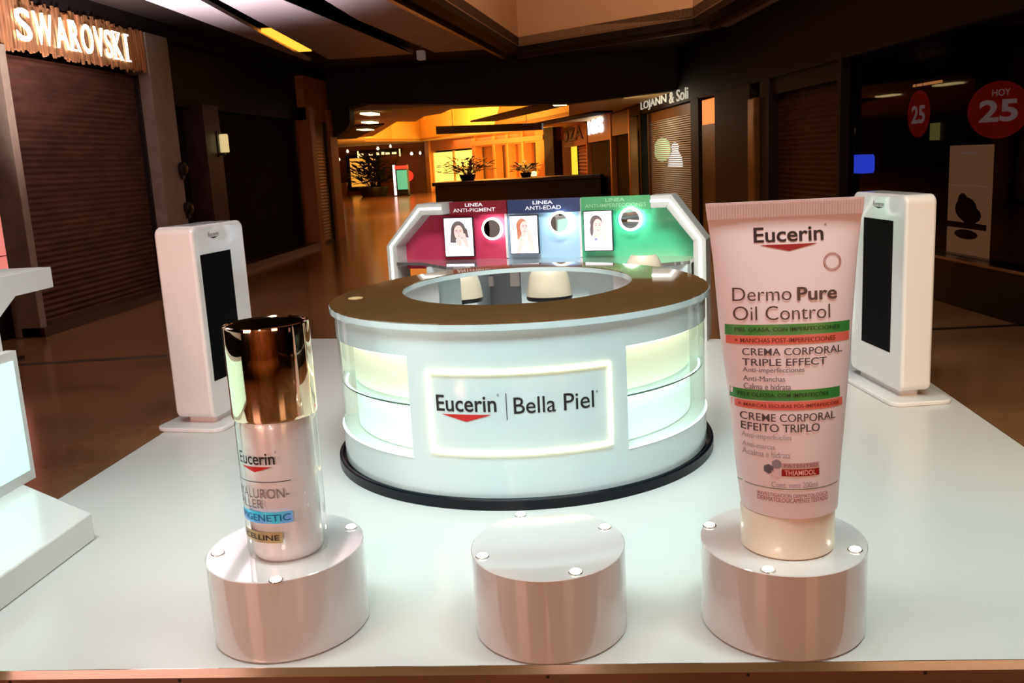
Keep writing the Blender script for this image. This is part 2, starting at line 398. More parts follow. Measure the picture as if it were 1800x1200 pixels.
# end of the left wall: golden shutter between warm frames
t = shutter('roller_shutter', LW.pix(556, 300)[0], LW.pix(578, 300)[0], 0, LW.pix(566, 214)[1], .05, SHUTY, .08, 'golden roller shutter at the far end of the left wall', LW.M)
for i, (a, b) in enumerate(((547, 555), (580, 593))):
    structure(MB().box(LW.pix(a, 300)[0], LW.pix(b, 300)[0], -.08, .35, 0, 3.35).build('trim_%d' % (16 + i), ORANGEW, M=LW.M, bevel=.01))
structure(MB().box(LW.pix(547, 300)[0], xend, .0, .35, LW.pix(566, 214)[1], 4.08).build('trim_18', ORANGEW, M=LW.M))
structure(MB().box(xend - .35, xend, .1, 14, 0, 4.6).build('wall_left_return', ORANGEW, M=LW.M))

# jewellery shop sign: fringed backing and lit letters
t = thing('shop_sign', 'lit SWAROVSKI sign on a fringed copper backing, top left', 'sign', LW.M)
FR = mat('copper_fringe', (196, 138, 92), .3, .5, noise=.5, nscale=9, stretch=(3, 1, .3))
sz0, sz1 = 3.47, 4.06
mb = MB().box(xp0 - .1, xs1 - .02, -.02, .12, sz0 + .06, sz1)
mb.build('backing_board', mat('copper_board', (150, 98, 62), .35, .4, noise=.4, nscale=5, stretch=(4, 1, .3)), t)
mb = MB(); xx = xp0 - .1
while xx < xs1 - .05:
    wd = random.uniform(.035, .07); zb = sz0 + random.uniform(-.05, .03); zt = sz1 + random.uniform(-.03, .04); dd = random.uniform(.03, .055)
    mb.prism([(xx, zt), (xx + wd * .8, zt), (xx + wd * .8, zb + .02), (xx + wd * .4, zb), (xx, zb + .02)], -dd, -.02, 'y'); xx += wd
fo = mb.build('fringe', FR, t)
# flared letters: each a bold sans glyph squeezed so that uprights read heavy, with small serifs
lets = 'SWAROVSKI'
edges = [12, 46, 88, 118, 148, 170, 187, 200, 213, 224]
edges = [14, 47, 86, 113, 133, 157, 176, 190, 209, 221]
xcs = [LW.pix(e, 30 + (e - 14) * .27)[0] for e in edges]
ZL0, ZL1 = LW.pix(120, 72)[1], LW.pix(120, 20)[1]
ZL0 = 3.575; ZL1 = 3.965
fnl = plane_fn(-.06)
for i, ch in enumerate(lets):
    mb = MB(); a, b = xcs[i], xcs[i + 1]; g = (b - a) * (.08 if ch != 'I' else .34)
    text(mb, ch, a + g, b - g, ZL0, ZL1, fnl, bold=.008, thick=.012)
    if ch in 'IRK':
        mb.box(a + g - .02, a + g + .10, -.085, -.06, ZL0, ZL0 + .02); mb.box(a + g - .02, a + g + .10, -.085, -.06, ZL1 - .02, ZL1)
    mb.build('sign_letter', glow('sign_letter_glow', (250, 255, 236), 2.6), t)

# ---- right mall wall
RW = Frame(4.03, 9.5, -math.atan2(1, .14))
def rx(px, py=200): return RW.pix(px, py)[0]
HZ = 2.97
x_st0 = RW.pix(1482, 200)[0]                    # far edge of the dark store
x_sh0, x_sh1 = RW.pix(1355, 200)[0], RW.pix(1478, 200)[0]
# header above all the shop fronts, and the solid pieces between them
mb = MB(); mb.box(RW.pix(1030, 200)[0], 14, -.04, .3, HZ + .02, 4.6)
structure(mb.build('wall_right', DARKW, M=RW.M))
piers = [(1217, 1231), (1260, 1322), (1340, 1356), (1477, 1483)]
for i, (a, b) in enumerate(piers):
    structure(MB().box(rx(a), rx(b), -.05, .09 if a == 1477 else .3, 0, HZ + .05).build('trim_%d' % (20 + i), DARKW, M=RW.M, bevel=.01))
structure(MB().box(rx(1325, 220), rx(1336, 220), -.12, .1, 0, 2.72).build('trim_24', mat('bronze_pilaster', (120, 88, 52), .35, .5, noise=.4, nscale=4), M=RW.M, bevel=.02))
shutter('roller_shutter', x_sh0, x_sh1, 0, HZ - .25, .12, SHUTD, .08, 'dark red-brown roller shutter left of the store with red discount discs', RW.M)
structure(MB().box(x_sh0, x_sh1, .0, .3, HZ - .25, HZ + .02).build('trim_25', DARKW, M=RW.M))
# the dark store with the discount discs
zs = RW.pix(1653, 448)[1]
structure(MB().box(x_st0, 14, -.03, .25, 0, zs).build('baseboard_right', mat('black_stone_base', (10, 8, 8), .2), M=RW.M))
structure(MB().box(x_st0, 14, -.045, -.03, zs - .03, zs).build('trim_26', CHROME, M=RW.M))
structure(MB().box(x_st0, 14, .1, .14, zs, HZ + .02).build('window_1', PANE, M=RW.M))
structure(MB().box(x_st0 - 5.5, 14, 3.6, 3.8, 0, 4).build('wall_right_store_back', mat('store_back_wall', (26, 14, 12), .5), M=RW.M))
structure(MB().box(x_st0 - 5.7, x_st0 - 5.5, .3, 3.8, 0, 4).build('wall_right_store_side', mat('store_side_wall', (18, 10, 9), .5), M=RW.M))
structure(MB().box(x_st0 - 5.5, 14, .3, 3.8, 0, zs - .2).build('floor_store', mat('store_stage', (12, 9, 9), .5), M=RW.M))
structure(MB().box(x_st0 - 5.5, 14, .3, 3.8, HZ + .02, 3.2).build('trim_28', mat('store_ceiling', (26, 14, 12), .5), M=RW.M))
RED = mat('red_disc_glow', (190, 40, 36), .5, emit=(190, 30, 26), es=.42)  # unlit card: emission puts its brightness into disc and print
REDW = mat('disc_print_glow', (225, 200, 190), .5, emit=(225, 190, 180), es=.42)
def disc(px, py, rad, dep, th, label, hoy):
    cx, cz = RW.pix(px, py, dep)
    t = thing('discount_disc', label, 'sign', RW.M @ T(cx, dep, cz) @ Matrix.Rotation(th, 4, 'Z'), 'red discount discs in the dark store window')
    MB().prism(ellipse(0, 0, rad, rad, 40), 0, .012, 'y').build('disc_board', RED, t)
    mb = MB(); text(mb, '25', -rad * .62, rad * .62, -rad * .42, rad * .36, plane_fn(-.002), bold=.03)
    if hoy: text(mb, 'HOY', -rad * .22, rad * .36, rad * .48, rad * .72, plane_fn(-.002), bold=.01)
    mb.build('printed_number', REDW, t)
    for s in (-1, 1): MB().sweep([(s * rad * .3, .006, rad * .93), (s * rad * .3, .006, HZ + .06 - cz)], .004, 6).build('hanging_wire', DARKM, t)
disc(1755, 193, .31, .55, .95, 'large red 25 discount disc nearest the right picture edge', True)
disc(1614, 200, .315, .9, 0, 'red 25 discount disc turned edge-on, further inside dark store', False)
# store poster stand
cx, cz = RW.pix(1704, 255, .5); cz2 = RW.pix(1704, 430, .5)[1]
hw = (RW.pix(1738, 255, .5)[0] - RW.pix(1668, 255, .5)[0]) / 2
t = thing('window_poster', 'tall dim beige poster with dark red blots behind store window', 'poster', RW.M @ T(cx, .5, 0))
zt = cz
MB().box(-hw, hw, 0, .05, zs - .2, zt).build('poster_board', mat('poster_beige_glow', (150, 112, 92), .5, emit=(160, 112, 74), es=1.1, noise=.1, nscale=4), t)  # emission puts the light on the poster into its colour
mb = MB(); h = zt - cz2
mb.prism(ellipse(-.02, cz2 + h * .36, hw * .55, h * .12, 14), -.003, 0, 'y'); mb.prism(ellipse(.08, cz2 + h * .30, hw * .55, h * .09, 12), -.004, 0, 'y'); mb.prism(ellipse(-.10, cz2 + h * .44, hw * .25, h * .08, 10), -.003, 0, 'y')
mb.prism(ellipse(.0, cz2 + h * .10, hw * .6, h * .05, 12), -.003, 0, 'y'); mb.box(-hw, hw, -.004, 0, cz2 + h * .16, cz2 + h * .22)
mb.build('printed_blots', mat('poster_dark_red', (60, 20, 18), .5), t)
mb = MB(); mb.box(-hw * .35, hw * .35, -.003, 0, zt - h * .09, zt - h * .07); mb.box(-hw, hw, -.006, 0, zt - h * .41, zt - h * .40)
mb.build('printed_lines', mat('poster_line_glow', (200, 170, 150), .4, emit=(200, 160, 140), es=.6), t)
cx, cz = RW.pix(1630, 147, 1.6)
t = tag(MB().box(-.42, .42, -.02, .02, -.018, .018).build('tube_lamp', glow('warm_tube_glow', (255, 170, 90), 1.6), M=RW.M @ T(cx, 1.6, cz) @ Matrix.Rotation(.0, 4, 'Z')), 'thin orange tube lamp glowing inside the dark store', 'lamp')
for q_ in (-.3, .3): MB().sweep([(q_, 0, .016), (q_, 0, HZ + .06 - cz)], .004, 6).build('hanging_wire', DARKM, t)
cx, cz = RW.pix(1514, 288, .75)
t = thing('blue_reflection', 'small blue glow standing in for a reflection in store glass', 'lamp', RW.M @ T(cx, .75, zs - .2))  # added glowing box in place of a blue reflection on the glass
MB().prism(rrect(-.30, .30, cz - zs + .06, cz - zs + .34, .07), -.08, .08, 'y').build('lamp_shade', glow('blue_glow', (60, 84, 255), 2.6), t)
MB().lathe([(.1, 0), (.1, .02), (.02, .04), (.02, cz - zs + .07)], 16).build('glow_stand', DARKM, t)
cx, cz = RW.pix(1628, 232, 3.4)
t = tag(MB().box(-.14, .14, -.03, .03, -.16, .16).build('lime_reflection', glow('lime_glow', (190, 180, 90), .55), M=RW.M @ T(cx, 3.57, cz)), 'small square lime glow standing in for a store glass reflection', 'panel')  # added glow in place of a window reflected in the glass
for px, py, hh, lb in ((1490, 160, .06, 'short orange glow standing in for a reflection in store glass'),):
    cx, cz = RW.pix(px, py, 1.0)
    MB().sweep([(0, 0, hh - .01), (0, 0, HZ + .06 - cz)], .006, 6).build('hanging_wire', DARKM, tag(MB().box(-.14, .14, -.05, .05, -hh, hh).build('amber_reflection', glow('amber_glow', (220, 120, 60), .7), M=RW.M @ T(cx, 1.0, cz)), lb, 'lamp'))  # added glow where the glass shows an orange reflection
cx, cz = RW.pix(1491, 240, 1.2)
t = thing('cream_reflection', 'slim cream glowing form standing in for a store glass reflection', 'mannequin', RW.M @ T(cx, 1.2, zs - .2))  # added glowing form in place of a pale reflection on the glass
CRE = mat('cream_form_glow', (230, 190, 130), .4, emit=(230, 180, 110), es=.25)
hb = cz - zs + .2
MB().lathe([(.05, hb - .35), (.14, hb - .25), (.12, hb - .05), (.16, hb + .12), (.05, hb + .2), (.045, hb + .26)], 18, sy=.7).build('reflection_body', CRE, t)
MB().lathe([(.16, 0), (.16, .02), (.02, .04), (.02, hb - .33)], 16).build('stand', DARKM, t)

# lit window bay, lit shutter, and the row of shops running away
cx0, cz0 = RW.pix(1234, 177, 0); cx1, cz1 = RW.pix(1259, 216, 0)
t = thing('lit_window_display', 'orange lit window display right of the slatted lit shutter', 'shop window', RW.M)
MB().box(cx0, cx1, .0, .05, cz1, cz0).build('lit_blind', glow('orange_blind', (255, 140, 60), .95), t)
MB().box(cx0, cx1, -.01, .06, 0, cz1).build('lower_panel', mat('dark_display_base', (46, 22, 14), .4), t)
sx0, sx1 = RW.pix(1138, 250)[0], RW.pix(1216, 250)[0]
t = thing('slatted_shutter', 'open-slat shutter with a bright green-white glow behind it', 'shutter', RW.M)
mb = MB(); n = 44
for i in range(n):
    z = .3 + (2.75 - .3) * i / n; mb.box(sx0, sx1, .10, .12, z, z + .034)
mb.build('slat_curtain', mat('pale_slats', (206, 196, 176), .4, .2), t)
mb = MB()
for a in (sx0 - .05, sx1 - .05): mb.box(a, a + .1, .02, .2, 0, HZ)
mb.box(sx0, sx1, .08, .16, 2.72, HZ); mb.box(sx0, sx1, .08, .16, 0, .3)
mb.build('shutter_frame', mat('brown_box_frame', (96, 56, 30), .4, .2), t)
structure(MB().box(sx0 - 1, sx1 + .3, 2.2, 2.4, 0, 3).build('wall_right_shop_back', mat('shop_back_plaster', (120, 100, 70), .6), M=RW.M))
cx, cz = RW.pix(1164, 263, .5)
t = thing('globe_display', 'round pale green lit display behind the slatted shutter', 'display', RW.M @ T(cx, .5, 0))
MB().blob((0, 0, cz), .64, .22, .36, 20, 12).build('globe', glow('pale_green_glow', (190, 235, 170), 1.1), t)
MB().lathe([(.3, 0), (.3, .05), (.05, .1), (.05, cz - .3)], 16).build('pedestal', DARKM, t)
cx, cz = RW.pix(1187, 277, .5)
t = thing('garment_form', 'bluish white dress form beside the round lit display', 'mannequin', RW.M @ T(cx, .5, 0))
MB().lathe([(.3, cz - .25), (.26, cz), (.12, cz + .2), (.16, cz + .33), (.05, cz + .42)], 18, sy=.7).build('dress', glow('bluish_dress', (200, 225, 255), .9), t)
MB().lathe([(.2, 0), (.2, .03), (.02, .06), (.02, cz - .22)], 14).build('stand', DARKM, t)
pl = bpy.data.lights.new('shutter_shop_lamp', 'AREA'); pl.size = 1.5; pl.energy = 90; pl.color = (1, .9, .6)
po = bpy.data.objects.new('shutter_shop_lamp', pl); COL.objects.link(po); po.matrix_world = RW.M @ T((sx0 + sx1) / 2, 1.2, 2.8)
sp = bpy.data.lights.new('shutter_lamp', 'AREA'); sp.size = 1.2; sp.energy = 30; sp.color = (1, .86, .62)
so = bpy.data.objects.new('shutter_lamp', sp); COL.objects.link(so); so.matrix_world = RW.M @ T((sx0 + sx1) / 2, -1.4, 2.9) @ Matrix.Rotation(math.radians(50), 4, 'X')
# sign over it
t = thing('shop_sign', 'thin white letters LOJANN over the slatted lit shutter', 'sign', RW.M)
a0, z0_ = RW.pix(1130, 196); a1, z1_ = RW.pix(1196, 176); b1 = RW.pix(1214, 170)[0]
zz0, zz1 = HZ + .08, HZ + .36; L = b1 - a0
for wd_, u0_, u1_ in (('LOJANN', 0, .60), ('&', .66, .75), ('Soli', .80, 1.0)):
    mb = MB(); text(mb, wd_, a0 + L * u0_, a0 + L * u1_, zz0, zz1, plane_fn(-.05), bold=.004, thick=.02)
    mb.build('sign_word', mat('white_sign_letter', (230, 230, 215), .4, emit=(230, 225, 205), es=.45), t)
# three narrower shops beyond
segs = [(1084, 1108, 'd'), (1038, 1070, 'n'), (984, 1032, 'y')]
for i, px in enumerate((1130, 1110, 1077, 1034)):
    a = rx(px, 260); structure(MB().box(a - .12, a + .12, -.08, .2, 0, HZ + .3).build('trim_%d' % (30 + i), WARMFR if px in (1034, 1077, 1110) else DARKW, M=RW.M, bevel=.02))
a, b = rx(1079, 260), rx(1109, 260)
structure(MB().box(a, b, .1, .2, 0, 2.5).build('door_1', mat('black_shop_door', (5, 4, 4), .7, spec=.1), M=RW.M))
structure(MB().box(a, b, -.05, .2, 2.5, HZ + .3).build('trim_34', mat('red_brown_fascia', (120, 50, 26), .4, noise=.5, nscale=2), M=RW.M))
a, b = rx(1036, 260), rx(1076, 260)
structure(MB().box(a, b, .1, .2, 0, 2.4).build('door_2', mat('black_shop_door', (5, 4, 4), .7, spec=.1), M=RW.M))
structure(MB().box(a, b, -.05, .2, 2.4, HZ + .5).build('trim_35', mat('tan_fascia', (190, 130, 90), .4), M=RW.M))
t = thing('shop_sign', 'small bright white lit letters over a black shop door', 'sign', RW.M)
a, z0_ = RW.pix(1037, 212); b, z1_ = RW.pix(1062, 197)
mb = MB(); text(mb, 'NYS', a, b, 2.72, 3.3, plane_fn(-.07), bold=.035, thick=.04); mb.build('letter_row', glow('cold_letter', (235, 250, 255), 3), t)
a, b = rx(978, 260), rx(1032, 260)
structure(MB().box(a, b, -.05, .2, 2.35, HZ + .6).build('trim_36', mat('tan_fascia', (190, 130, 90), .4), M=RW.M))
t = thing('shop_sign', 'dim brown letters over the yellow lit doorway', 'sign', RW.M)
mb = MB(); text(mb, 'TOZA', a + 1.5, b - .8, 2.6, 3.25, plane_fn(-.07), bold=.02, thick=.03); mb.build('letter_row', mat('brown_letter', (80, 44, 24), .4), t)
ya, yb = rx(978, 260), rx(1008, 260)
t = thing('lit_doorway', 'bright yellow lit doorway beside a narrow red-brown shutter', 'doorway', RW.M)
MB().box(ya, yb, .25, .3, 0, 2.35).build('lit_panel', glow('yellow_doorway', (255, 205, 50), 1.25), t)
MB().box(ya - .4, ya + .5, .0, .3, 0, 2.35).build('door_frame', WARMFR, t)
shutter('roller_shutter', yb + .5, b - .4, 0, 2.35, .2, mat('red_brown_shutter', (170, 80, 44), .4, .2, noise=.4, nscale=2), .16, 'narrow red-brown shutter right of the yellow doorway', RW.M, amp=.04)

# ---- far cross wall with lit shop windows
A_ = at_y(752, 300, 62); B_ = at_y(977, 300, 47)
FW = Frame(A_.x, A_.y, math.atan2(B_.y - A_.y, B_.x - A_.x))
def fx(px, py=280): return FW.pix(px, py)[0]
mb = MB(); mb.box(0, fx(977), .05, .5, FW.pix(800, 262)[1], 5.5)
structure(mb.build('wall_far', ORANGEW, M=FW.M))
structure(MB().box(0, fx(977), 3, 3.2, 0, 5).build('wall_far_back', mat('brown_inner_wall', (150, 90, 48), .6), M=FW.M))
for i, (a, b) in enumerate(((750, 757), (833, 838), (869, 873), (893, 896), (920, 923), (945, 960), (960, 977))):
    structure(MB().box(fx(a), fx(b), -.1, .4, 0, 3.4).build('trim_%d' % (40 + i), DARKW if a == 960 else WARMFR, M=FW.M, bevel=.02))
zt_ = FW.pix(800, 264)[1]
for nm, a, b, lb in (('lit_shop_window', 757, 790, 'left pane of the tall pale yellow lit shop windows'), ('lit_shop_window', 794, 833, 'right pane of the tall pale yellow lit shop windows')):
    t = thing(nm, lb, 'shop window', FW.M, 'pale yellow lit shop windows')
    MB().box(fx(a), fx(b), .2, .25, .2, zt_ - .05).build('lit_pane', glow('pale_yellow_window', (242, 232, 110), 1.15), t)
    mb = MB(); mb.box(fx(a), fx(b), .1, .25, 0, .2); mb.box(fx(a) - .05, fx(a) + .08, .1, .25, .2, zt_); mb.build('window_frame', WARMFR, t)
for a, b, lb in ((873, 893, 'left of two plain tan shop panels by dark doorway'), (896, 920, 'right of two plain tan shop panels by dark doorway')):
    tag(MB().box(fx(a), fx(b), .55, .65, 0, 2.66).build('shop_hoarding', mat('tan_shop_panel', (196, 112, 56), .5), M=FW.M), lb, 'panel', 'plain tan shop hoardings')
structure(MB().box(fx(833), fx(960), -.15, .1, 2.75, 3.0).build('trim_47', WARMFR, M=FW.M))
structure(MB().box(fx(838), fx(869), .5, .6, 0, 2.7).build('door_3', mat('amber_door', (140, 88, 40), .35, noise=.3, nscale=1), M=FW.M))
structure(MB().box(fx(923), fx(945), .6, .7, 0, 2.7).build('door_4', mat('dark_doorway', (40, 22, 12), .35), M=FW.M))
cx, cz = FW.pix(930, 306)
t = thing('desk_lamp', 'small pale lamp glowing in the dark far doorway', 'lamp', FW.M @ T(cx, .3, 0))
MB().lathe([(.25, 0), (.25, cz - .2), (.3, cz - .18), (.3, cz - .12)], 16).build('lamp_table', DARKM, t)
MB().blob((0, 0, cz), .22, .2, .14).build('lamp_shade', glow('lamp_glow', (230, 240, 170), 1.4), t)

# far left wall
FL = Frame(at_y(590, 300, 65).x - 6, 65, 0)
structure(MB().box(-4, FL.pix(756, 300)[0], 0, .4, 0, 6).build('wall_far_left', mat('far_brown_wall', (120, 58, 28), .5, noise=.3, nscale=.6), M=FL.M))
a, zt_ = FL.pix(615, 279); b, zb_ = FL.pix(664, 326)
t = thing('lit_shop_window', 'square orange lit shop window at far left of corridor', 'shop window', FL.M)
MB().box(a, b, -.1, -.05, zb_, zt_).build('lit_pane', glow('orange_window', (250, 170, 62), 1.0), t)
mb = MB(); mb.box(a - .25, a, -.15, 0, zb_ - .3, zt_ + .25); mb.box(b, b + .25, -.15, 0, zb_ - .3, zt_ + .25); mb.box(a, b, -.15, 0, zt_, zt_ + .25); mb.box(a, b, -.15, 0, zb_ - .3, zb_)
mb.build('window_frame', DARKW, t)
a, z_ = FL.pix(590, 262); b, z2 = FL.pix(750, 256)
structure(MB().box(-4, b, -.6, 0, z_ - .2, z_ + .1).build('trim_50', mat('far_fascia', (110, 54, 24), .5), M=FL.M))
a, z_ = FL.pix(636, 272); b, z2 = FL.pix(706, 270)
t = thing('shop_sign', 'row of tiny lit dashes on the far left fascia', 'sign', FL.M)
FSG = glow('far_sign_glow', (255, 220, 150), 1.6); x = a
while x < b:
    wd = random.uniform(.12, .4); MB().box(x, x + wd, -.8, -.72, z_ - random.uniform(.05, .12), z_ + random.uniform(.05, .12)).build('lit_dash', FSG, t); x += wd + random.uniform(.1, .35)
for q_ in (a - .1, b): MB().box(q_, q_ + .07, -.8, -.72, z_ - .25, z_ + .25).build('end_bar', FSG, t)
MB().box(a - .2, b + .2, -.72, -.6, z_ - .02, z_ + .3).build('sign_board', DARKW, t)
for i, (px, py, rr) in enumerate(((597, 280, .14), (613, 266, .09), (666, 261, .1), (688, 257, .08), (725, 270, .11), (740, 269, .08))):
    cx, cz = FL.pix(px, py, -1)
    t = tag(MB().lathe([(rr * .4, .12), (rr, 0), (rr * .9, -.06), (rr * .4, -.1)], 12).build('spot_lamp', glow('far_spot_glow', (255, 235, 200), 2.2), M=FL.M @ T(cx, -1.3, cz)), 'tiny round spot lamp in the row on far fascia, number %s from the left' % ('one', 'two', 'three', 'four', 'five', 'six')[i], 'lamp', 'far fascia spot lamps')
    MB().box(-.03, .03, 0, 1.3, .0, .06).build('arm', DARKM, t)

# far ceiling with its curved opening
ZF = 3.4
def fz(px, py): p = at_z(px, py, ZF); return Vector((p.x, p.y))
hole = [fz(*p) for p in ((640, 246), (690, 246), (740, 246), (800, 236), (860, 226), (930, 214), (1000, 200), (1000, 180), (860, 183), (792, 187), (776, 195), (746, 200), (730, 210), (697, 210), (672, 226))]
bm = bmesh.new()
outer = [Vector((-32, 24.7)), Vector((12, 24.7)), Vector((12, 110)), Vector((-32, 110))]
ov = [bm.verts.new((p.x, p.y, ZF)) for p in outer]; hv = [bm.verts.new((p.x, p.y, ZF)) for p in hole]
ee = [bm.edges.new((ov[i], ov[(i + 1) % 4])) for i in range(4)] + [bm.edges.new((hv[i], hv[(i + 1) % len(hv)])) for i in range(len(hv))]
bmesh.ops.triangle_fill(bm, edges=ee, use_beauty=True)
me = bpy.data.meshes.new('ceiling_far'); bm.to_mesh(me); bm.free(); me.materials.append(CEILO)
o = bpy.data.objects.new('ceiling_far', me); COL.objects.link(o); structure(o)
so_ = o.modifiers.new('thick', 'SOLIDIFY'); so_.thickness = .15; so_.offset = 0
mb = MB(); n = len(hole)
cen = sum(hole, Vector((0, 0))) / n
out_ = [p + (p - cen).normalized() * .3 for p in hole]
for i in range(n):
    j = (i + 1) % n
    mb.prism([tuple(hole[i]), tuple(hole[j]), tuple(out_[j]), tuple(out_[i])], ZF - .05, ZF + 5.5)
mb.prism([tuple(p) for p in out_], ZF + 5.48, ZF + 5.6)
structure(mb.build('trim_51', mat('cream_well_plaster', (250, 214, 130), .6)))
area('far_well_light', (cen.x - 2, cen.y - 2, ZF + 5), (cen.x + 2, cen.y + 6, ZF), 5, 5, 2300, (1, .56, .17))
# dark ceiling slots
def strip(pa, pb, wd, z, nm, mt):
    p = at_z(*pa, z); q = at_z(*pb, z); d = (q - p).normalized(); n_ = Vector((-d.y, d.x, 0)) * wd
    structure(MB().prism([tuple((p - n_).xy), tuple((q - n_).xy), tuple((q + n_).xy), tuple((p + n_).xy)], z - .04, z + .02).build(nm, mt))
strip((608, 243), (650, 218), .5, ZF - .08, 'trim_52', DARKW)
strip((850, 212), (985, 180), .5, ZF - .08, 'trim_53', DARKW)
strip((930, 222), (1060, 196), .35, ZF - .10, 'trim_54', DARKW)
for i, (px, py, a, b) in enumerate(((650, 194, .18, .5), (650, 210, .19, .5), (642, 223, .22, .6), (984, 177, .2, .4))):
    p = at_z(px, py, ZF - .03)
    t = thing('ceiling_light', ('large square warm ceiling light, uppermost of the far left group', 'square warm ceiling light, middle of the far left group', 'square warm ceiling light, lowest of the far left group', 'single warm ceiling light over the far right shops')[i], 'ceiling light', T(p.x, max(p.y, 25.4), ZF - .10), 'far ceiling lights')
    MB().box(-a, a, -b, b, .0, .06).build('light_frame', CEILD, t)
    MB().box(-a + .02, a - .02, -b + .02, b - .02, -.05, 0).build('light_diffuser', glow('warm_ceiling_light', (255, 225, 160), 3), t)
# orange fitting at the end of the groove in the near ceiling
p = at_z(470, 50, ZC + .04); q = at_z(538, 88, ZC + .04); d = (q - p); L_ = d.length; th = math.atan2(d.y, d.x)
t = thing('ceiling_light', 'long orange glowing light set in the near ceiling groove', 'ceiling light', T(p.x, p.y, ZC + .02) @ Matrix.Rotation(th, 4, 'Z'))
MB().box(0, L_, -.16, .16, .04, .10).build('light_frame', CEILD, t)
MB().box(.1, L_ - .1, -.13, .13, -.02, .04).build('light_diffuser', glow('orange_ceiling_light', (255, 160, 50), 2.2), t)
p = at_z(1335, 64, ZC - .02)
# little grey box hanging from the ceiling
p = at_z(739, 78, ZC); 
t = thing('ceiling_sensor', 'little grey box hanging on a rod from near ceiling', 'sensor', T(p.x, p.y, ZC + .1))
MB().sweep([(0, 0, .02), (0, 0, -.22)], .014, 8).build('rod', STONE, t)
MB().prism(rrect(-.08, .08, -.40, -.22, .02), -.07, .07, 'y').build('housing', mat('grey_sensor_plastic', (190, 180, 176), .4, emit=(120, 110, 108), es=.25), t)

# hanging black banner box and dark island in the corridor
FK = Frame(at_y(765, 225, 37).x, 37, math.radians(-6))
a, z1 = FK.pix(766, 222); a2, z0 = FK.pix(766, 236); b, zb1 = FK.pix(952, 216); b2, zb0 = FK.pix(952, 228)
t = thing('hanging_banner_box', 'long black box sign hung across the far corridor', 'sign', FK.M)
MB().prism([(a, z0), (b, zb0), (b, zb1), (a, z1)], 0, .4, 'y').build('box_body', DARKM, t)
for f in (.15, .85): x = a + (b - a) * f; MB().sweep([(x, .2, z1 - .02), (x, .2, ZF + 5.5)], .012, 6).build('hanging_rod', DARKM, t)
IS = Frame(at_y(763, 340, 38).x, 38, math.radians(-3))
t = thing('dark_island_counter', 'long low black unlit island counter behind the display wall', 'counter', IS.M)
a, z1 = IS.pix(764, 322); b, z2 = IS.pix(1056, 308)
MB().box(a, b, .0, 2.5, .0, z1 - .12).build('counter_body', mat('black_island', (9, 7, 6), .5), t, bevel=.03)
MB().box(a - .1, b, -.1, 2.6, z1 - .12, z1 + .02).build('counter_top', mat('black_island_top', (12, 9, 8), .35), t, bevel=.02)
def plant(name, label, M, base_r, base_h, spread, height, n, leafmat, potmat, leaf=1.0):
    t = thing(name, label, 'plant', M)
    MB().lathe([(base_r * .75, 0), (base_r, base_h * .9), (base_r, base_h), (base_r * .85, base_h), (base_r * .8, base_h * .85)], 18).build('pot', potmat, t)
    mb = MB(); st = MB()
    for i in range(n):
        a = random.uniform(0, 2 * PI); rr = random.uniform(.1, 1) ** .7 * spread; hh = base_h + random.uniform(.15, 1) * height * (1 - .4 * rr / spread)
        tip = Vector((rr * math.cos(a), rr * math.sin(a), hh))
        if i % 4 == 0: st.sweep([(tip.x * .1, tip.y * .1, base_h * .8), (tip.x * .5, tip.y * .5, base_h + (hh - base_h) * .7), tuple(tip)], .012, 5)
        d = Vector((math.cos(a), math.sin(a), random.uniform(-.3, .8))).normalized(); s = Vector((-math.sin(a), math.cos(a), 0)); L = random.uniform(.18, .4) * leaf; W = L * .3
        mid = tip + d * L * .5 + Vector((0, 0, .03))
        mb.add([tip, mid + s * W, tip + d * L, mid - s * W], [(0, 1, 2, 3)])
    st.build('stem', DARKM, t); f = mb.build('foliage', leafmat, t)
    return t
LEAF = mat('dark_leaf', (30, 34, 14), .5, noise=.4, nscale=4); LEAF2 = mat('olive_leaf', (96, 70, 24), .5, noise=.5, nscale=4)
px_ = IS.pix(815, 318)[0]
plant('potted_plant', 'leafy plant standing on the black island before yellow windows', IS.M @ T(px_, .9, z1 + .02), .35, .25, 1.05, .75, 150, LEAF2, DARKM)
px_ = IS.pix(914, 316)[0]
plant('potted_plant', 'smaller leafy plant at right on the black island counter', IS.M @ T(px_, 1.9, z1 + .02), .25, .2, .5, .45, 70, LEAF, DARKM)
p = at_z(671, 343, 0)
plant('potted_plant', 'tall dark leafy plant beside the square orange window', T(p.x, p.y - 2, 0), 1.0, .6, 1.5, 2.3, 320, LEAF, DARKM, 1.9)
p = at_z(618, 341, 0)
plant('potted_plant', 'low scrappy plant in brown box left of orange window plant', T(p.x, p.y - 3.4, 0), .7, .9, .8, .8, 70, LEAF2, mat('brown_planter', (120, 64, 30), .5))
# far totem with teal screen
p = at_z(700, 342, 0); FT = Frame(p.x, p.y - 3, math.radians(-4))
t = thing('screen_totem', 'far white-sided totem with teal screen and red header', 'totem', FT.M)
a, zt_ = FT.pix(690, 293); b = FT.pix(714, 293)[0]; zb_ = .05
c_ = FT.pix(697, 300)[0]
MB().box(a, b, .05, .5, zb_, zt_ + .1).build('totem_body', BLACK, t)
MB().box(a, c_ - .1, -.03, .05, zb_, zt_ + .1).build('light_edge', glow('white_totem_edge', (225, 235, 255), 1.3), t)
MB().box(c_, b, -.0, .05, FT.pix(704, 333)[1], FT.pix(704, 299)[1]).build('screen', glow('teal_screen', (70, 170, 150), .75), t)
MB().box(c_ - .1, b + .1, -.05, .06, FT.pix(704, 297)[1], FT.pix(704, 291)[1]).build('header', glow('red_header', (210, 60, 50), .9), t)
MB().box(a - .1, b + .15, -.1, .6, 0, .06).build('foot_plate', BLACK, t)
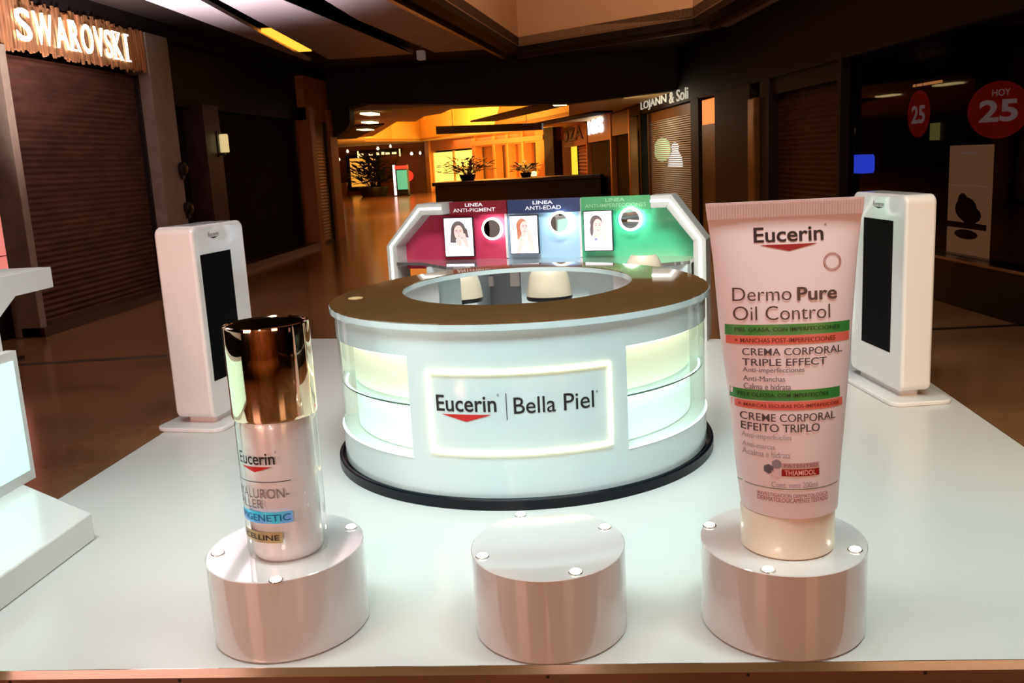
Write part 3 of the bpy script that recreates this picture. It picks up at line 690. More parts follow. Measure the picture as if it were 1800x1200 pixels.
cx, cz = FL.pix(717, 309, -3)
t = thing('round_sign', 'small glowing red round sign right of the far totem', 'sign', FL.M @ T(cx, -3, 0))
MB().prism(ellipse(0, cz, .36, .36, 24), 0, .08, 'y').build('sign_disc', glow('red_round_glow', (235, 50, 35), .95), t)
MB().sweep([(0, .04, 0), (0, .04, cz - .3)], .04, 8).build('post', DARKM, t)
MB().lathe([(.3, 0), (.3, .03), (.05, .05)], 16).build('foot', DARKM, t)
structure(MB().box(-12, 12, -8.2, -8, 0, 4.4).build('wall_back', mat('rear_shop_fronts', (120, 74, 46), .4, noise=.5, nscale=.8)))

# ================================================================== PLATFORM
ZP = .10
yf0 = at_z(0, 1178, ZP); yf1 = at_z(1800, 1158, ZP)
def front(x): return yf0.y + (yf1.y - yf0.y) * (x - yf0.x) / (yf1.x - yf0.x)
XL, XR = -3.123, 2.333
bl = Vector((-3.123, 9.42)); br = Vector((2.333, 8.45))
poly = [(XL, front(XL)), (XR, front(XR)), (br.x, br.y), (bl.x, bl.y)]
def inset(k): 
    return [(XL + k, front(XL) + k), (XR - k, front(XR) + k), (br.x - k, br.y - k), (bl.x + k, bl.y - k)]
t = thing('display_platform', 'large glossy white platform carrying the whole display', 'platform', T(0, 0, 0))
MB().prism(poly, .066, ZP).build('deck', PLATF, t, bevel=.002)
MB().prism(inset(.012), .0, .066).build('kick_band', mat('brown_kick_band', (120, 84, 62), .35, noise=.2, nscale=4), t)
mb = MB()
for i in range(4):
    a = Vector(poly[i]); b = Vector(poly[(i + 1) % 4]); d = (b - a).normalized(); n = Vector((d.y, -d.x)) * .004
    mb.prism([tuple(a), tuple(b), tuple(b + n), tuple(a + n)], .064, ZP)
mb.build('edge_trim', CHROME, t)
mb = MB()
for x in (-2.25, -1.6, -.25, .45, 1.05, 1.7): mb.blob((x, front(x) + .011, .045), .006, .004, .006, 8, 6)
mb.build('screw', DARKM, t)

# ================================================================== PODIUMS
ZT = .42
PODS = [(-1.275, 3.30, .298, 'white round podium carrying the gold-capped serum bottle', [(383, 973), (485, 1020), (617, 927)]),
        (-.25, 3.29, .291, 'empty white round podium between the two large products', [(915, 905), (1063, 927), (848, 978), (1012, 1006)]),
        (.622, 3.32, .298, 'white round podium carrying the large cream tube', [(1247, 924), (1350, 1002), (1503, 967)])]
for x, y, r, lb, pk in PODS:
    t = thing('podium', lb, 'podium', T(x, y, ZP), 'white round podiums along the platform front')
    h = ZT - ZP; sy = 1.1
    MB().lathe([(r - .012, 0), (r - .012, .008), (r, .008), (r, h - .012)], 96, sy=sy, cap1=False).build('drum', PODW, t)
    MB().lathe([(r, h - .012), (r, h - .003), (r - .003, h)], 96, sy=sy).build('top_disc', PODW, t)
    for p in pk:
        q = at_z(*p, ZT)
        pl_ = MB().lathe([(.026, 0), (.026, .003), (.022, .004)], 20, c=(q.x - x, q.y - y)).lathe([(.022, .003), (.018, .009), (.008, .013)], 20, mi=1, c=(q.x - x, q.y - y))
        for k in range(len(pl_.v)): pl_.v[k] = (pl_.v[k][0], pl_.v[k][1], pl_.v[k][2] + h)
        pl_.build('puck_light', [CHROME, PUCK], t)

# ================================================================== LOGO helper
def logo(mb, x0, x1, z0, z1, fn, mi_text=0, mi_tri=1, bold=.012, word='Eucerin'):
    """the word with the flat triangle below it; z0..z1 is the height of the word"""
    hgt = z1 - z0; wd = x1 - x0
    text(mb, word, x0, x1, z0, z1, fn, bold=bold, mi=mi_text)
    text(mb, '®', x1 + wd * .015, x1 + wd * .05, z1 - hgt * .08, z1 + hgt * .10, fn, mi=mi_text)
    a, b = x0 + wd * .08, x0 + wd * .92; zt = z0 - hgt * .16; zb = z0 - hgt * .60; N = 12
    vs = []; fs = []
    for i in range(N + 1):
        u = i / N; x = a + (b - a) * u; d = (1 - abs(2 * u - 1))
        vs += [fn(x, zt, 0), fn(x, zt + (zb - zt) * d, 0)]
    for i in range(N): fs.append((2 * i, 2 * i + 1, 2 * i + 3, 2 * i + 2))
    mb.add(vs, fs, mi_tri)

# ================================================================== SERUM BOTTLE
fr_ = at_z(497, 993, ZT); 
rb = (at_y(577, 970, fr_.y + .12).x - at_y(443, 983, fr_.y + .12).x) / 2 * .99
bx = at_y(510, 976, fr_.y + rb).x; by = fr_.y + rb
zcb = at_y(482, 745, by - rb * .95).z      # cap lower rim (front)
zct = at_y(468, 566, by).z                 # cap top
zcap_front = at_y(470, 583, by - rb).z
rc = (at_y(541, 560, by).x - at_y(395, 574, by).x) / 2 * .985
t = thing('serum_bottle', 'tall silver pump bottle with a shiny gold cap on left podium', 'bottle', T(bx, by, ZT + .001))
H1 = zcb - ZT; H2 = zct - ZT
MB().lathe([(rb * .80, 0), (rb * .86, .01), (rb * .88, .03), (rb * .88, H1 - .03), (rb * .80, H1 - .004)], 80).build('inner_body', BOTTLE, t)
MB().lathe([(rb * .9, .0), (rb * .985, .008), (rb, .03), (rb, H1 - .02), (rb * .96, H1 - .002)], 80, cap0=True, cap1=False).build('clear_shell', CLEAR, t)
MB().lathe([(rc * .9, H1), (rc * .985, H1 + .002), (rc, H1 + .012), (rc, H2 - .012), (rc * .985, H2 - .002), (rc * .93, H2), (rc * .9, H2 - .004)], 96).build('cap', GOLD, t)
RB = rb * 1.0015
def bfn(x, z, l):                        # x = arc length to the right of the camera-facing line
    a = math.atan2(-bx, by) * -1
    th = x / RB; base = math.atan2(0 - by, 0 - bx)
    return (RB * math.cos(base + th), RB * math.sin(base + th), z)
def bpx(px, py):                         # pixel on the bottle surface -> (arc, z)
    d = ray(px, py); ox, oy = -bx, -by; A = d.x ** 2 + d.y ** 2; B = 2 * (ox * d.x + oy * d.y); Cc = ox * ox + oy * oy - RB * RB
    D = B * B - 4 * A * Cc
    tt = (-B - math.sqrt(max(D, 0))) / (2 * A); q = CAM + d * tt
    a = math.atan2(q.y - by, q.x - bx) - math.atan2(-by, -bx)
    a = (a + PI) % (2 * PI) - PI
    return a * RB, q.z - ZT
x1, zA = bpx(483, 815); x0, _ = bpx(433, 822); _, zB = bpx(455, 798); _, zb_ = bpx(455, 818)
ux = bpx(430, 810)[0]; wd = (x1 - ux) / .79
mb = MB(); logo(mb, x1 - wd, x1, zb_, zb_ + (bpx(455, 797)[1] - zb_) * 1.02, bfn, bold=.012)
mb.build('brand_print', [INK, REDINK], t)
mb = MB(); 
_, zl = bpx(470, 849); xa = bpx(440, 849)[0]; xb = bpx(512, 846)[0]
mb.grid(lambda u, v: bfn(xa - .1 + (xb - xa + .1) * u, zl + .003 * v, 0), 20, 1)
mb.build('rule_line', INK, t)
mb = MB(); xr = bpx(508, 866)[0]; _, z1 = bpx(470, 860); _, z0 = bpx(470, 877); L = (xr - bpx(440, 866)[0]) / .62
text(mb, 'HYALURON-', xr - L, xr, z0, z1, bfn)
xr2 = bpx(462, 884)[0]; _, z1 = bpx(455, 879); _, z0 = bpx(455, 894); text(mb, 'FILLER', xr2 - L * .52, xr2, z0, z1, bfn)
mb.build('product_name', GREYINK, t)
_, z1 = bpx(475, 901); _, z0 = bpx(475, 921); xa = bpx(428, 910)[0]; xb = bpx(515, 908)[0]
HOLO = mat('holographic_foil', (70, 225, 255), .25, .3, emit=(40, 215, 255), es=.12, rgb2=(150, 130, 250), nscale=9)
mb = MB(); mb.grid(lambda u, v: bfn(xa + (xb - xa) * u, z0 + (z1 - z0) * v, 0), 24, 1); mb.build('foil_strip', HOLO, t)
def lift(fn, e):
    def g(x, z, l):
        p = fn(x, z, l); k = 1 + e / RB; return (p[0] * k, p[1] * k, p[2])
    return g
mb = MB(); text(mb, 'EPIGENETIC', xa + .01, xb - .008, z0 + (z1 - z0) * .2, z0 + (z1 - z0) * .8, lift(bfn, .0015), bold=.01); mb.build('foil_lettering', mat('teal_ink', (30, 110, 150), .4), t)
_, z1 = bpx(470, 936); _, z0 = bpx(470, 955); xa = bpx(446, 946)[0]; xb = bpx(497, 944)[0]
mb = MB(); mb.grid(lambda u, v: bfn(xa - .12 + (xb - xa + .12) * u, z0 + (z1 - z0) * v, 0), 20, 1); mb.build('gold_label', mat('gold_label_foil', (190, 172, 130), .35, .4), t)
mb = MB(); text(mb, 'EPICELLINE', xa - .10, xb - .012, z0 + (z1 - z0) * .25, z0 + (z1 - z0) * .75, lift(bfn, .0015), bold=.012); mb.build('label_lettering', INK, t)

# ================================================================== CREAM TUBE
fr_ = at_z(1388, 987, ZT)
rt = (at_y(1466, 960, fr_.y + .17).x - at_y(1301, 960, fr_.y + .17).x) / 2
tx = at_y(1383, 965, fr_.y + rt).x; ty = fr_.y + rt
zc1 = at_y(1388, 912, ty - rt * .98).z
rows = [(905, 1303, 1470), (800, 1292, 1477), (700, 1282, 1487), (580, 1265, 1497), (450, 1253, 1507), (352, 1240, 1519)]
prof = []
for py, l, r_ in rows:
    a = at_y(l, py, ty); b = at_y(r_, py, ty); prof.append(((a.z + b.z) / 2, (b.x - a.x) / 2, (a.x + b.x) / 2 - tx))
z_top = prof[-1][0]; prof[0] = (zc1, prof[0][1], prof[0][2])
def tw(z):
    for (za, wa, ca), (zb, wb, cb) in zip(prof, prof[1:]):
        if z <= zb or zb == z_top: u = (z - za) / (zb - za); return wa + (wb - wa) * u, ca + (cb - ca) * u
def td(z): u = max(0, min(1, (z - zc1) / (z_top - .06 - zc1))); return max(.006, rt * (1 - u ** 1.35))
t = thing('cream_tube', 'giant white upside-down cream tube standing on right podium', 'tube', T(tx, ty, ZT + .001))
def tsurf(th, z):
    w_, c_ = tw(z); d = td(z); return (c_ + w_ * math.cos(th), d * math.sin(th), z - ZT)
zs1 = z_top - .055
mb = MB(); mb.grid(lambda u, v: tsurf(2 * PI * u, zc1 + (zs1 - zc1) * v), 96, 48, closed=True)
mb.build('tube_body', TUBE, t)
w_, c_ = tw(zs1); w2_, c2_ = tw(z_top)
mb = MB(); mb.prism([(c_ - w_, zs1 - ZT - .004), (c_ + w_, zs1 - ZT - .004), (c2_ + w2_, z_top - ZT), (c2_ - w2_, z_top - ZT)], -.007, .007, 'y')
n = 56
for i in range(n):
    x = c_ - w_ + (2 * w_) * (i + .2) / n; mb.box(x, x + 1.2 * w_ / n, -.0085, -.006, zs1 - ZT, z_top - ZT - .006)
mb.build('crimped_seal', mat('tube_seal_plastic', (226, 208, 208), .35), t)
MB().lathe([(rt * .95, 0), (rt * .985, .006), (rt * .985, zc1 - ZT - .012), (rt * .97, zc1 - ZT - .002)], 80).build('cap', CAPW, t)
MB().lathe([(rt * .93, zc1 - ZT - .004), (rt * .93, zc1 - ZT + .004)], 64).build('cap_seam', GREYINK, t)
def tfn(x, z, l):                        # x metres right of the tube axis line, z absolute
    w_, c_ = tw(z); k = max(-.985, min(.985, (x - c_) / w_)); return (x, -td(z) * math.sqrt(1 - k * k) - .0012 - l, z - ZT)
def tpx(px, py):                         # pixel on the tube's front -> (x, z)
    z = at_y(px, py, ty - .1).z; x = 0
    for _ in range(12):
        w_, c_ = tw(max(zc1, min(z_top, z))); k = max(-.97, min(.97, (x - c_) / w_)); yy = ty - td(max(zc1, min(z_top, z))) * math.sqrt(1 - k * k)
        q = at_y(px, py, yy); x, z = q.x - tx, q.z
    return x, z
def ttext(nm, items, mats):
    for it in items:
        mb = MB()
        body, l, r_, py_mid, hpx, mi, bold = it[:7]
        xm = (l + r_) / 2; s = -.054
        x0, _ = tpx(l, py_mid); x1, _ = tpx(r_, py_mid); _, z0 = tpx(xm, py_mid + hpx / 2); _, z1 = tpx(xm, py_mid - hpx / 2)
        text(mb, body, x0, x1, z0, z1, lambda x, z, l_: tfn(x, z, .0012), bold=bold, mi=0)
        mb.build(nm, mats[mi], t)
mb = MB(); x0, z0 = tpx(1325, 426); x1, z1 = tpx(1447, 399); _, zb = tpx(1386, 425); _, zt_ = tpx(1386, 398)
logo(mb, x0, x1, zb, zt_, tfn, bold=.016); mb.build('brand_print', [INK, DARKRED], t)
# badge
bxx, bz = tpx(1463, 460); mb = MB(); N = 32
for r1, r2 in ((.0305, .028), (.0255, .0235)):
    mb.grid(lambda u, v: tfn(bxx + (r1 + (r2 - r1) * v) * math.cos(2 * PI * u), bz + (r1 + (r2 - r1) * v) * math.sin(2 * PI * u), 0), N, 1, closed=True)
mb.build('badge_print', mat('brown_print', (150, 90, 80), .5), t)
DP = mat('soft_brown_ink', (78, 58, 52), .5)
ttext('product_name', [('Dermo', 1287, 1391, 517, 24, 0, -.006), ('Pure', 1401, 1471, 515, 24, 0, .02), ('Oil Control', 1288, 1459, 550, 25, 0, -.006)], [DP])
def band(nm, l, r_, pyt, pyb, mt):
    mb = MB(); x0, _ = tpx(l, (pyt + pyb) / 2); x1, _ = tpx(r_, (pyt + pyb) / 2); _, z1 = tpx((l + r_) / 2, pyt); _, z0 = tpx((l + r_) / 2, pyb)
    mb.grid(lambda u, v: tfn(x0 + (x1 - x0) * u, z0 + (z1 - z0) * v, 0), 32, 2); mb.build(nm, mt, t)
band('green_band', 1274, 1493, 570, 589, GREEN); band('coral_band', 1276, 1492, 590, 605, CORAL)
band('green_band', 1283, 1476, 686, 705, GREEN); band('coral_band', 1286, 1480, 707, 721, CORAL)
DG = mat('dark_green_ink', (14, 50, 22), .5); DC = mat('dark_coral_ink', (110, 24, 24), .5)
ttext('band_lettering', [('PIEL GRASA, CON IMPERFECCIONES', 1291, 1476, 579, 8, 0, .006), ('+ MANCHAS POST-IMPERFECCIONES', 1291, 1468, 598, 8, 1, .006),
                         ('PELE OLEOSA, COM IMPERFEIÇÕES', 1296, 1456, 695, 10, 0, .006), ('+ MARCAS ESCURAS PÓS-IMPERFEIÇÕES', 1297, 1474, 714, 9, 1, .006)], [DG, DC])
ttext('variant_name', [('CREMA CORPORAL', 1304, 1480, 618, 13, 0, .004), ('TRIPLE EFFECT', 1304, 1453, 637, 13, 0, .006),
                       ('CREME CORPORAL', 1300, 1468, 735, 14, 0, .003), ('EFEITO TRIPLO', 1302, 1441, 753, 14, 0, .006)], [mat('grey_black_ink', (70, 62, 66), .5)])
ttext('claim_lettering', [('Anti-imperfecciones', 1305, 1414, 652, 11, 0, .0), ('Anti-Manchas', 1306, 1380, 666, 9, 0, .0), ('Calma e hidrata', 1307, 1390, 680, 10, 0, .0),
                          ('Anti-imperfeições', 1303, 1391, 769, 12, 1, 0), ('Anti-marcas', 1304, 1362, 783, 9, 1, 0), ('Acalma e hidrata', 1304, 1389, 798, 11, 1, 0),
                          ('Cont. neto 200ml', 1356, 1437, 853, 10, 1, .004)], [mat('mid_grey_ink', (96, 84, 88), .5), mat('light_grey_ink', (168, 158, 166), .5)])
ttext('test_lettering', [('INVESTIGACIÓN DERMATOLÓGICA', 1331, 1455, 871, 8, 0, .0), ('DERMATOLOGICAMENTE TESTADO', 1331, 1455, 880, 8, 0, .0)], [mat('rose_ink', (160, 70, 84), .5)])
mb = MB(); l0, zl = tpx(1297, 851); l1, zr = tpx(1472, 860); _, zl = tpx(1385, 861)
mb.grid(lambda u, v: tfn(l0 + (l1 - l0) * u, zl + .003 * v, 0), 28, 1); mb.build('rule_line', mat('green_grey_ink', (92, 122, 104), .5), t)
mb = MB()
for px, py, mi in ((1351, 824, 0), (1365, 816, 1), (1365, 832, 2)):
    hx, hz = tpx(px, py); P = [tfn(hx + .0175 * math.cos(PI / 6 + PI / 3 * k), hz + .0175 * math.sin(PI / 6 + PI / 3 * k), 0) for k in range(6)]; mb.add(P, [tuple(range(6))], mi)
mb.build('hexagon_mark', [mat('hex_dark', (92, 92, 104), .5), mat('hex_mid', (140, 132, 144), .5), mat('hex_pale', (220, 196, 204), .5)], t)
band('patent_strip', 1374, 1440, 814, 823, mat('rose_grey_print', (196, 160, 164), .5)); band('red_strip', 1374, 1440, 825, 837, DARKRED)
ttext('patent_lettering', [('PATENTED', 1378, 1437, 818.5, 6, 0, .004), ('THIAMIDOL', 1379, 1434, 831, 9, 1, .02)], [mat('rose_dark', (150, 90, 96), .5), mat('pale_rose', (235, 170, 165), .5)])

# ================================================================== ROUND COUNTER
CX, CY = -.53, 5.59
RBd = 1.115
t = thing('round_counter', 'big round white reception counter with a lit logo frame', 'counter', T(CX, CY, ZP))
BK = 1.28                                # the rear half of the counter is drawn out towards the arch
def cyl(r, deg, z): a = math.radians(deg); return (r * math.sin(a), -r * math.cos(a) * (BK if math.cos(a) < 0 else 1), z - ZP)
mb = MB().lathe([(1.155, 0), (1.155, .052), (1.145, .06), (1.135, .06), (1.135, .02), (1.0, .02)], 128, cap0=False, cap1=False)
mb.v = [(x, y * (BK if y > 0 else 1), z) for x, y, z in mb.v]; mb.build('plinth', PLINTH, t)
NL, NR = (-84, -26.8), (34.0, 90)
ZN0, ZN1 = .345, .888
zb0, zb1 = .15, 1.03
mb = MB()
A0, A1 = -150, 158
def wallseg(a, b, z0, z1):
    n_ = max(2, int((b - a) / 2)); mb.grid(lambda u, v: cyl(RBd, a + (b - a) * u, z0 + (z1 - z0) * v), n_, 1)
    mb.grid(lambda u, v: cyl(RBd - .03, a + (b - a) * u, z0 + (z1 - z0) * v), n_, 1)
wallseg(A0, A1, ZN1, zb1); wallseg(A0, A1, zb0, ZN0)
wallseg(A0, NL[0], ZN0, ZN1); wallseg(NL[1], NR[0], ZN0, ZN1); wallseg(NR[1], A1, ZN0, ZN1)
mb.build('counter_body', COUNTW, t)
INN = .10
CLEDG = glow('niche_led', (225, 255, 245), 3.0)
for (a, b), nm in ((NL, 'left'), (NR, 'right')):
    n_ = 28; zsf = .622
    mb = MB()
    mb.grid(lambda u, v: cyl(RBd - INN, a + (b - a) * u, ZN0 + (ZN1 - ZN0) * v), n_, 1)
    for z in (ZN0, ZN1): mb.grid(lambda u, v: cyl(RBd - INN * v, a + (b - a) * u, z), n_, 1)
    for q in (a, b): mb.grid(lambda u, v: cyl(RBd - INN * u, q, ZN0 + (ZN1 - ZN0) * v), 1, 1)
    nb = mb.build('display_niche', mat('niche_lining', (226, 236, 230), .4), t)
    mb = MB(); mb.grid(lambda u, v: cyl(RBd - INN + .004, a + (b - a) * u, zsf + .01 + (ZN1 - .01 - zsf - .01) * v), n_, 1); mb.build('backlit_panel', glow('backlit_lime_white', (224, 236, 212), .55), nb)
    mb = MB(); mb.grid(lambda u, v: cyl(RBd - INN + .004, a + (b - a) * u, ZN0 + .01 + (zsf - .01 - ZN0 - .01) * v), n_, 1); mb.build('backlit_panel', glow('backlit_cyan_white', (212, 242, 232), .66), nb)
    mb = MB()
    mb.grid(lambda u, v: cyl(RBd - .015 - (INN - .02) * v, a + (b - a) * u, zsf + .005), n_, 1); mb.grid(lambda u, v: cyl(RBd - .015 - (INN - .02) * v, a + (b - a) * u, zsf - .005), n_, 1)
    mb.grid(lambda u, v: cyl(RBd - .015, a + (b - a) * u, zsf - .005 + .01 * v), n_, 1)
    for k_ in range(len(mb.mi)): mb.mi[k_] = 1 if k_ >= 2 * n_ else 0
    mb.build('glass_shelf', [CLEAR, mat('green_glass_edge', (84, 108, 96), .1)], nb)
    mb = MB(); mb.grid(lambda u, v: cyl(RBd - .006, a + (b - a) * u, ZN0 + (ZN1 - ZN0) * v), n_, 1); mb.build('glass_front', CLEAR, nb)
    mb = MB(); mb.sweep([cyl(RBd - .04, a + 1 + (b - a - 2) * i / 20, ZN1 - .012) for i in range(21)], .008, 6); mb.build('led_strip', glow('niche_led_warm', (255, 250, 205), 3.5), nb)
    mb = MB(); mb.sweep([cyl(RBd - .04, a + 1 + (b - a - 2) * i / 20, zsf - .014) for i in range(21)], .007, 6); mb.build('led_strip', glow('niche_led_cool', (205, 255, 240), 4), nb)
    mb = MB(); mb.sweep([cyl(RBd + .001, a + (b - a) * i / 30, ZN0) for i in range(31)], .004, 6); mb.build('niche_edge', glow('niche_edge_glow', (235, 255, 248), 1.0), nb)
# lit rectangle
LA, LB, LZ0, LZ1 = -20.4, 28.7, .392, .815
P = []
for i in range(25): P.append(cyl(RBd + .004, LA + (LB - LA) * i / 24, LZ1))
for i in range(1, 9): P.append(cyl(RBd + .004, LB, LZ1 + (LZ0 - LZ1) * i / 8))
for i in range(1, 25): P.append(cyl(RBd + .004, LB + (LA - LB) * i / 24, LZ0))
for i in range(1, 8): P.append(cyl(RBd + .004, LA, LZ0 + (LZ1 - LZ0) * i / 8))
MB().sweep(P, .009, 8, closed=True).build('led_frame', LEDWARM, t)
def cpx(px, py):
    d = ray(px, py); R = RBd + .002; ox, oy = -CX, -CY; A = d.x ** 2 + d.y ** 2; B = 2 * (ox * d.x + oy * d.y); Cc = ox * ox + oy * oy - R * R
    tt = (-B - math.sqrt(max(0, B * B - 4 * A * Cc))) / (2 * A); q = CAM + d * tt
    return math.radians(math.degrees(math.atan2(q.x - CX, -(q.y - CY)))) * R, q.z
def cfn(x, z, l): R = RBd + .002 + l; return cyl(R, math.degrees(x / RBd), z)
mb = MB()
x0, zA = cpx(768, 722); x1, zB = cpx(873, 721); _, zt_ = cpx(820, 695); _, zb_ = cpx(820, 724)
logo(mb, x0, x1, zb_, zt_, cfn, bold=.014)
mb.build('brand_print', [INK, REDINK], t)
mb = MB(); xd, z1 = cpx(889, 691); _, z0 = cpx(891, 738); mb.add([cfn(xd - .002, z0, 0), cfn(xd + .002, z0, 0), cfn(xd + .002, z1, 0), cfn(xd - .002, z1, 0)], [(0, 1, 2, 3)])
mb.build('divider_line', INK, t)
mb = MB(); x0, _ = cpx(903, 715); xm, _ = cpx(977, 712); _, z0 = cpx(935, 726); _, z1 = cpx(935, 697); text(mb, 'Bella', x0, xm, z0, z1, cfn, bold=.004)
x0, _ = cpx(991, 705); x1, _ = cpx(1044, 704); _, z0 = cpx(1015, 719); _, z1 = cpx(1015, 689); text(mb, 'Piel', x0, x1, z0, z1, cfn, bold=.004)
x0, z0 = cpx(1047, 690); x1, z1 = cpx(1051, 685); text(mb, '®', x0, x1, z0, z1, cfn)
mb.build('partner_print', INK, t)
# worktop: outer oval with an offset oval opening
OX, OY, OR = 0, 0, 1.142
IXc, IYc, IRx, IRy = -.035, .345, .735, .89
def top_mesh(z0, z1, grow=0.0):
    mb = MB(); N_ = 160
    def pt(u, v):
        a = 2 * PI * u
        ip = (IXc + IRx * math.sin(a), IYc - IRy * math.cos(a))
        k = (OR + grow); op = (k * math.sin(a), -k * math.cos(a) * (BK if math.cos(a) < 0 else 1))
        return (ip[0] + (op[0] - ip[0]) * v, ip[1] + (op[1] - ip[1]) * v)
    for z in (z0, z1): mb.grid(lambda u, v: (*pt(u, v), z - ZP), N_, 3, smooth=False, closed=True)
    for v_ in (0, 1): mb.grid(lambda u, v: (*pt(u, v_), z0 + (z1 - z0) * v - ZP), N_, 1, closed=True)
    return mb
top_mesh(1.03, 1.062).build('worktop_rim', COUNTW, t)
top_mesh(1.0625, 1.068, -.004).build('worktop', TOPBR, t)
# inner lining of the opening
mb = MB(); mb.grid(lambda u, v: (IXc + (IRx + .03) * math.sin(math.radians(-126 + 252 * u)), IYc - (IRy + .03) * math.cos(math.radians(-126 + 252 * u)), .08 + (.93 - .08) * v), 60, 1); mb.build('inner_lining', WHITE2, t)
# small grommet on the worktop
q = at_z(625, 524, 1.068)
MB().lathe([(.045, .968), (.045, .971), (.035, .973)], 24, c=(q.x - CX, q.y - CY)).build('cable_grommet', mat('beige_grommet', (214, 180, 130), .4), t)

# ================================================================== DISPLAY WALL
WA = math.radians(14.65); q = at_z(1243, 601, ZP)
DW = Frame(q.x, q.y, -WA)
t = thing('display_arch', 'white arched display wall with red, blue and green lit panels', 'display wall', DW.M)
dp = .22
xL = DW.pix(679, 432)[0]; zR = DW.pix(1243, 420)[1]; xtl = DW.pix(733, 363)[0]; xtr = DW.pix(1180, 341)[0]; zt_ = 1.462
outerp = [(0, ZP), (0, 1.05), (xtr, zt_), (xtl, zt_), (xL, 1.05), (xL, ZP)]
ZD = DW.pix(960, 452, dp)[1]
fwid = .115
def arch(off):
    xs = -off; xe_ = xL + off
    return [(xs, ZP), (xs, 1.05 - off * .1), (xtr - off * .42, zt_ - off), (xtl + off * .42, zt_ - off), (xe_, 1.05 - off * .1), (xe_, ZP)]
oi, ii = arch(0), arch(fwid)
mb = MB()
hx0 = DW.pix(778, 370)[0]; hx1 = DW.pix(1143, 360)[0]
ARCHM = mat('white_arch_paint', (196, 200, 198), .35)
mb = MB()
for i in (0, 1): mb.prism([oi[i], oi[i + 1], ii[i + 1], ii[i]], 0, dp + .06, 'y')
mb.prism([oi[2], (hx1 + .002, oi[2][1]), (hx1 + .002, ii[2][1]), ii[2]], 0, dp + .06, 'y'); mb.build('arch_frame', ARCHM, t, bevel=.004)
mb = MB()
for i in (3, 4): mb.prism([oi[i], oi[i + 1], ii[i + 1], ii[i]], 0, dp + .06, 'y')
mb.prism([(hx0 - .002, oi[3][1]), oi[3], ii[3], (hx0 - .002, ii[3][1])], 0, dp + .06, 'y'); mb.build('arch_frame', ARCHM, t, bevel=.004)
mi_ = arch(fwid * .45)
zl0 = .9
hx0 = DW.pix(778, 370)[0]; hx1 = DW.pix(1143, 360)[0]
for side in (0, 1):
    pts = [mi_[0], mi_[1], mi_[2], (hx1 + .0, mi_[2][1])] if side else [mi_[5], mi_[4], mi_[3], (hx0 - .02, mi_[3][1])]
    MB().sweep([(p[0], -.004, p[1]) for p in pts], .011, 8).build('led_strip', LEDW, t)
MAG = mat('magenta_panel', (196, 62, 96), .25, coat=.2); BLU = mat('pale_blue_panel', (168, 206, 232), .25, coat=.2); GRN = mat('mint_green_panel', (72, 196, 146), .25, coat=.2)
d1 = DW.pix(891, 410, dp)[0]; d2 = DW.pix(1021, 405, dp)[0]
hz0 = [DW.pix(835, 383, 0)[1], DW.pix(955, 372, 0)[1], DW.pix(1080, 362, 0)[1]]
panels = [(xL + .05, d1, MAG, 'magenta back panel'), (d1, d2, BLU, 'pale blue back panel'), (d2, -.05, GRN, 'mint green back panel')]
for a, b, mt, lb in panels:
    o = MB().prism([(a, ZD - .1), (b, ZD - .1), (b, min(zt_ - .03, 1.07 + 9) if False else zt_ - .03), (a, zt_ - .03)] if mt is BLU else
                   ([(a, ZD - .1), (b, ZD - .1), (b, zt_ - .03), (xtl, zt_ - .03), (a, 1.05)] if mt is MAG else [(a, ZD - .1), (b, ZD - .1), (b, 1.05), (xtr, zt_ - .03), (a, zt_ - .03)]), dp, dp + .03, 'y').build('back_panel', mt, t)
    o['label'] = lb
for i, (a, b, mt, lb) in enumerate(((DW.pix(778, 370, .175)[0], DW.pix(890, 365, .175)[0], mat('wine_header', (128, 30, 46), .3), 'wine red header strip'), (DW.pix(892, 365, .175)[0], DW.pix(1018, 360, .175)[0], mat('navy_header', (52, 66, 104), .3), 'dark navy header strip'), (DW.pix(1021, 360, .175)[0], DW.pix(1143, 356, .175)[0], mat('green_header', (76, 164, 112), .3), 'green header strip'))):
    zb = zt_ - .135
    o = MB().box(a, b, .175, dp, zb, zt_ - .002).build('header_strip', mt, t); o['label'] = lb
    cxm = (a + b) / 2; wd = (b - a)
    mb = MB(); text(mb, 'LINEA', cxm - wd * .14, cxm + wd * .14, zt_ - .052, zt_ - .018, plane_fn(.173), bold=.02)
    tx2 = ('ANTI-PIGMENT', 'ANTI-EDAD', 'ANTI-IMPERFECCIONES')[i]; hw_ = (.33, .25, .44)[i] * wd
    text(mb, tx2, cxm - hw_, cxm + hw_, zt_ - .105, zt_ - .068, plane_fn(.173), bold=.006)
    mb.build('header_lettering', mat('header_white', (235, 235, 240), .4, emit=(235, 235, 245), es=.35) if i < 2 else mat('header_pale_green', (150, 215, 165), .4), o)
for a in (d1, d2): MB().box(a - .012, a + .012, dp - .012, dp, ZD, zt_ - .01).build('divider', WHITE2, t)
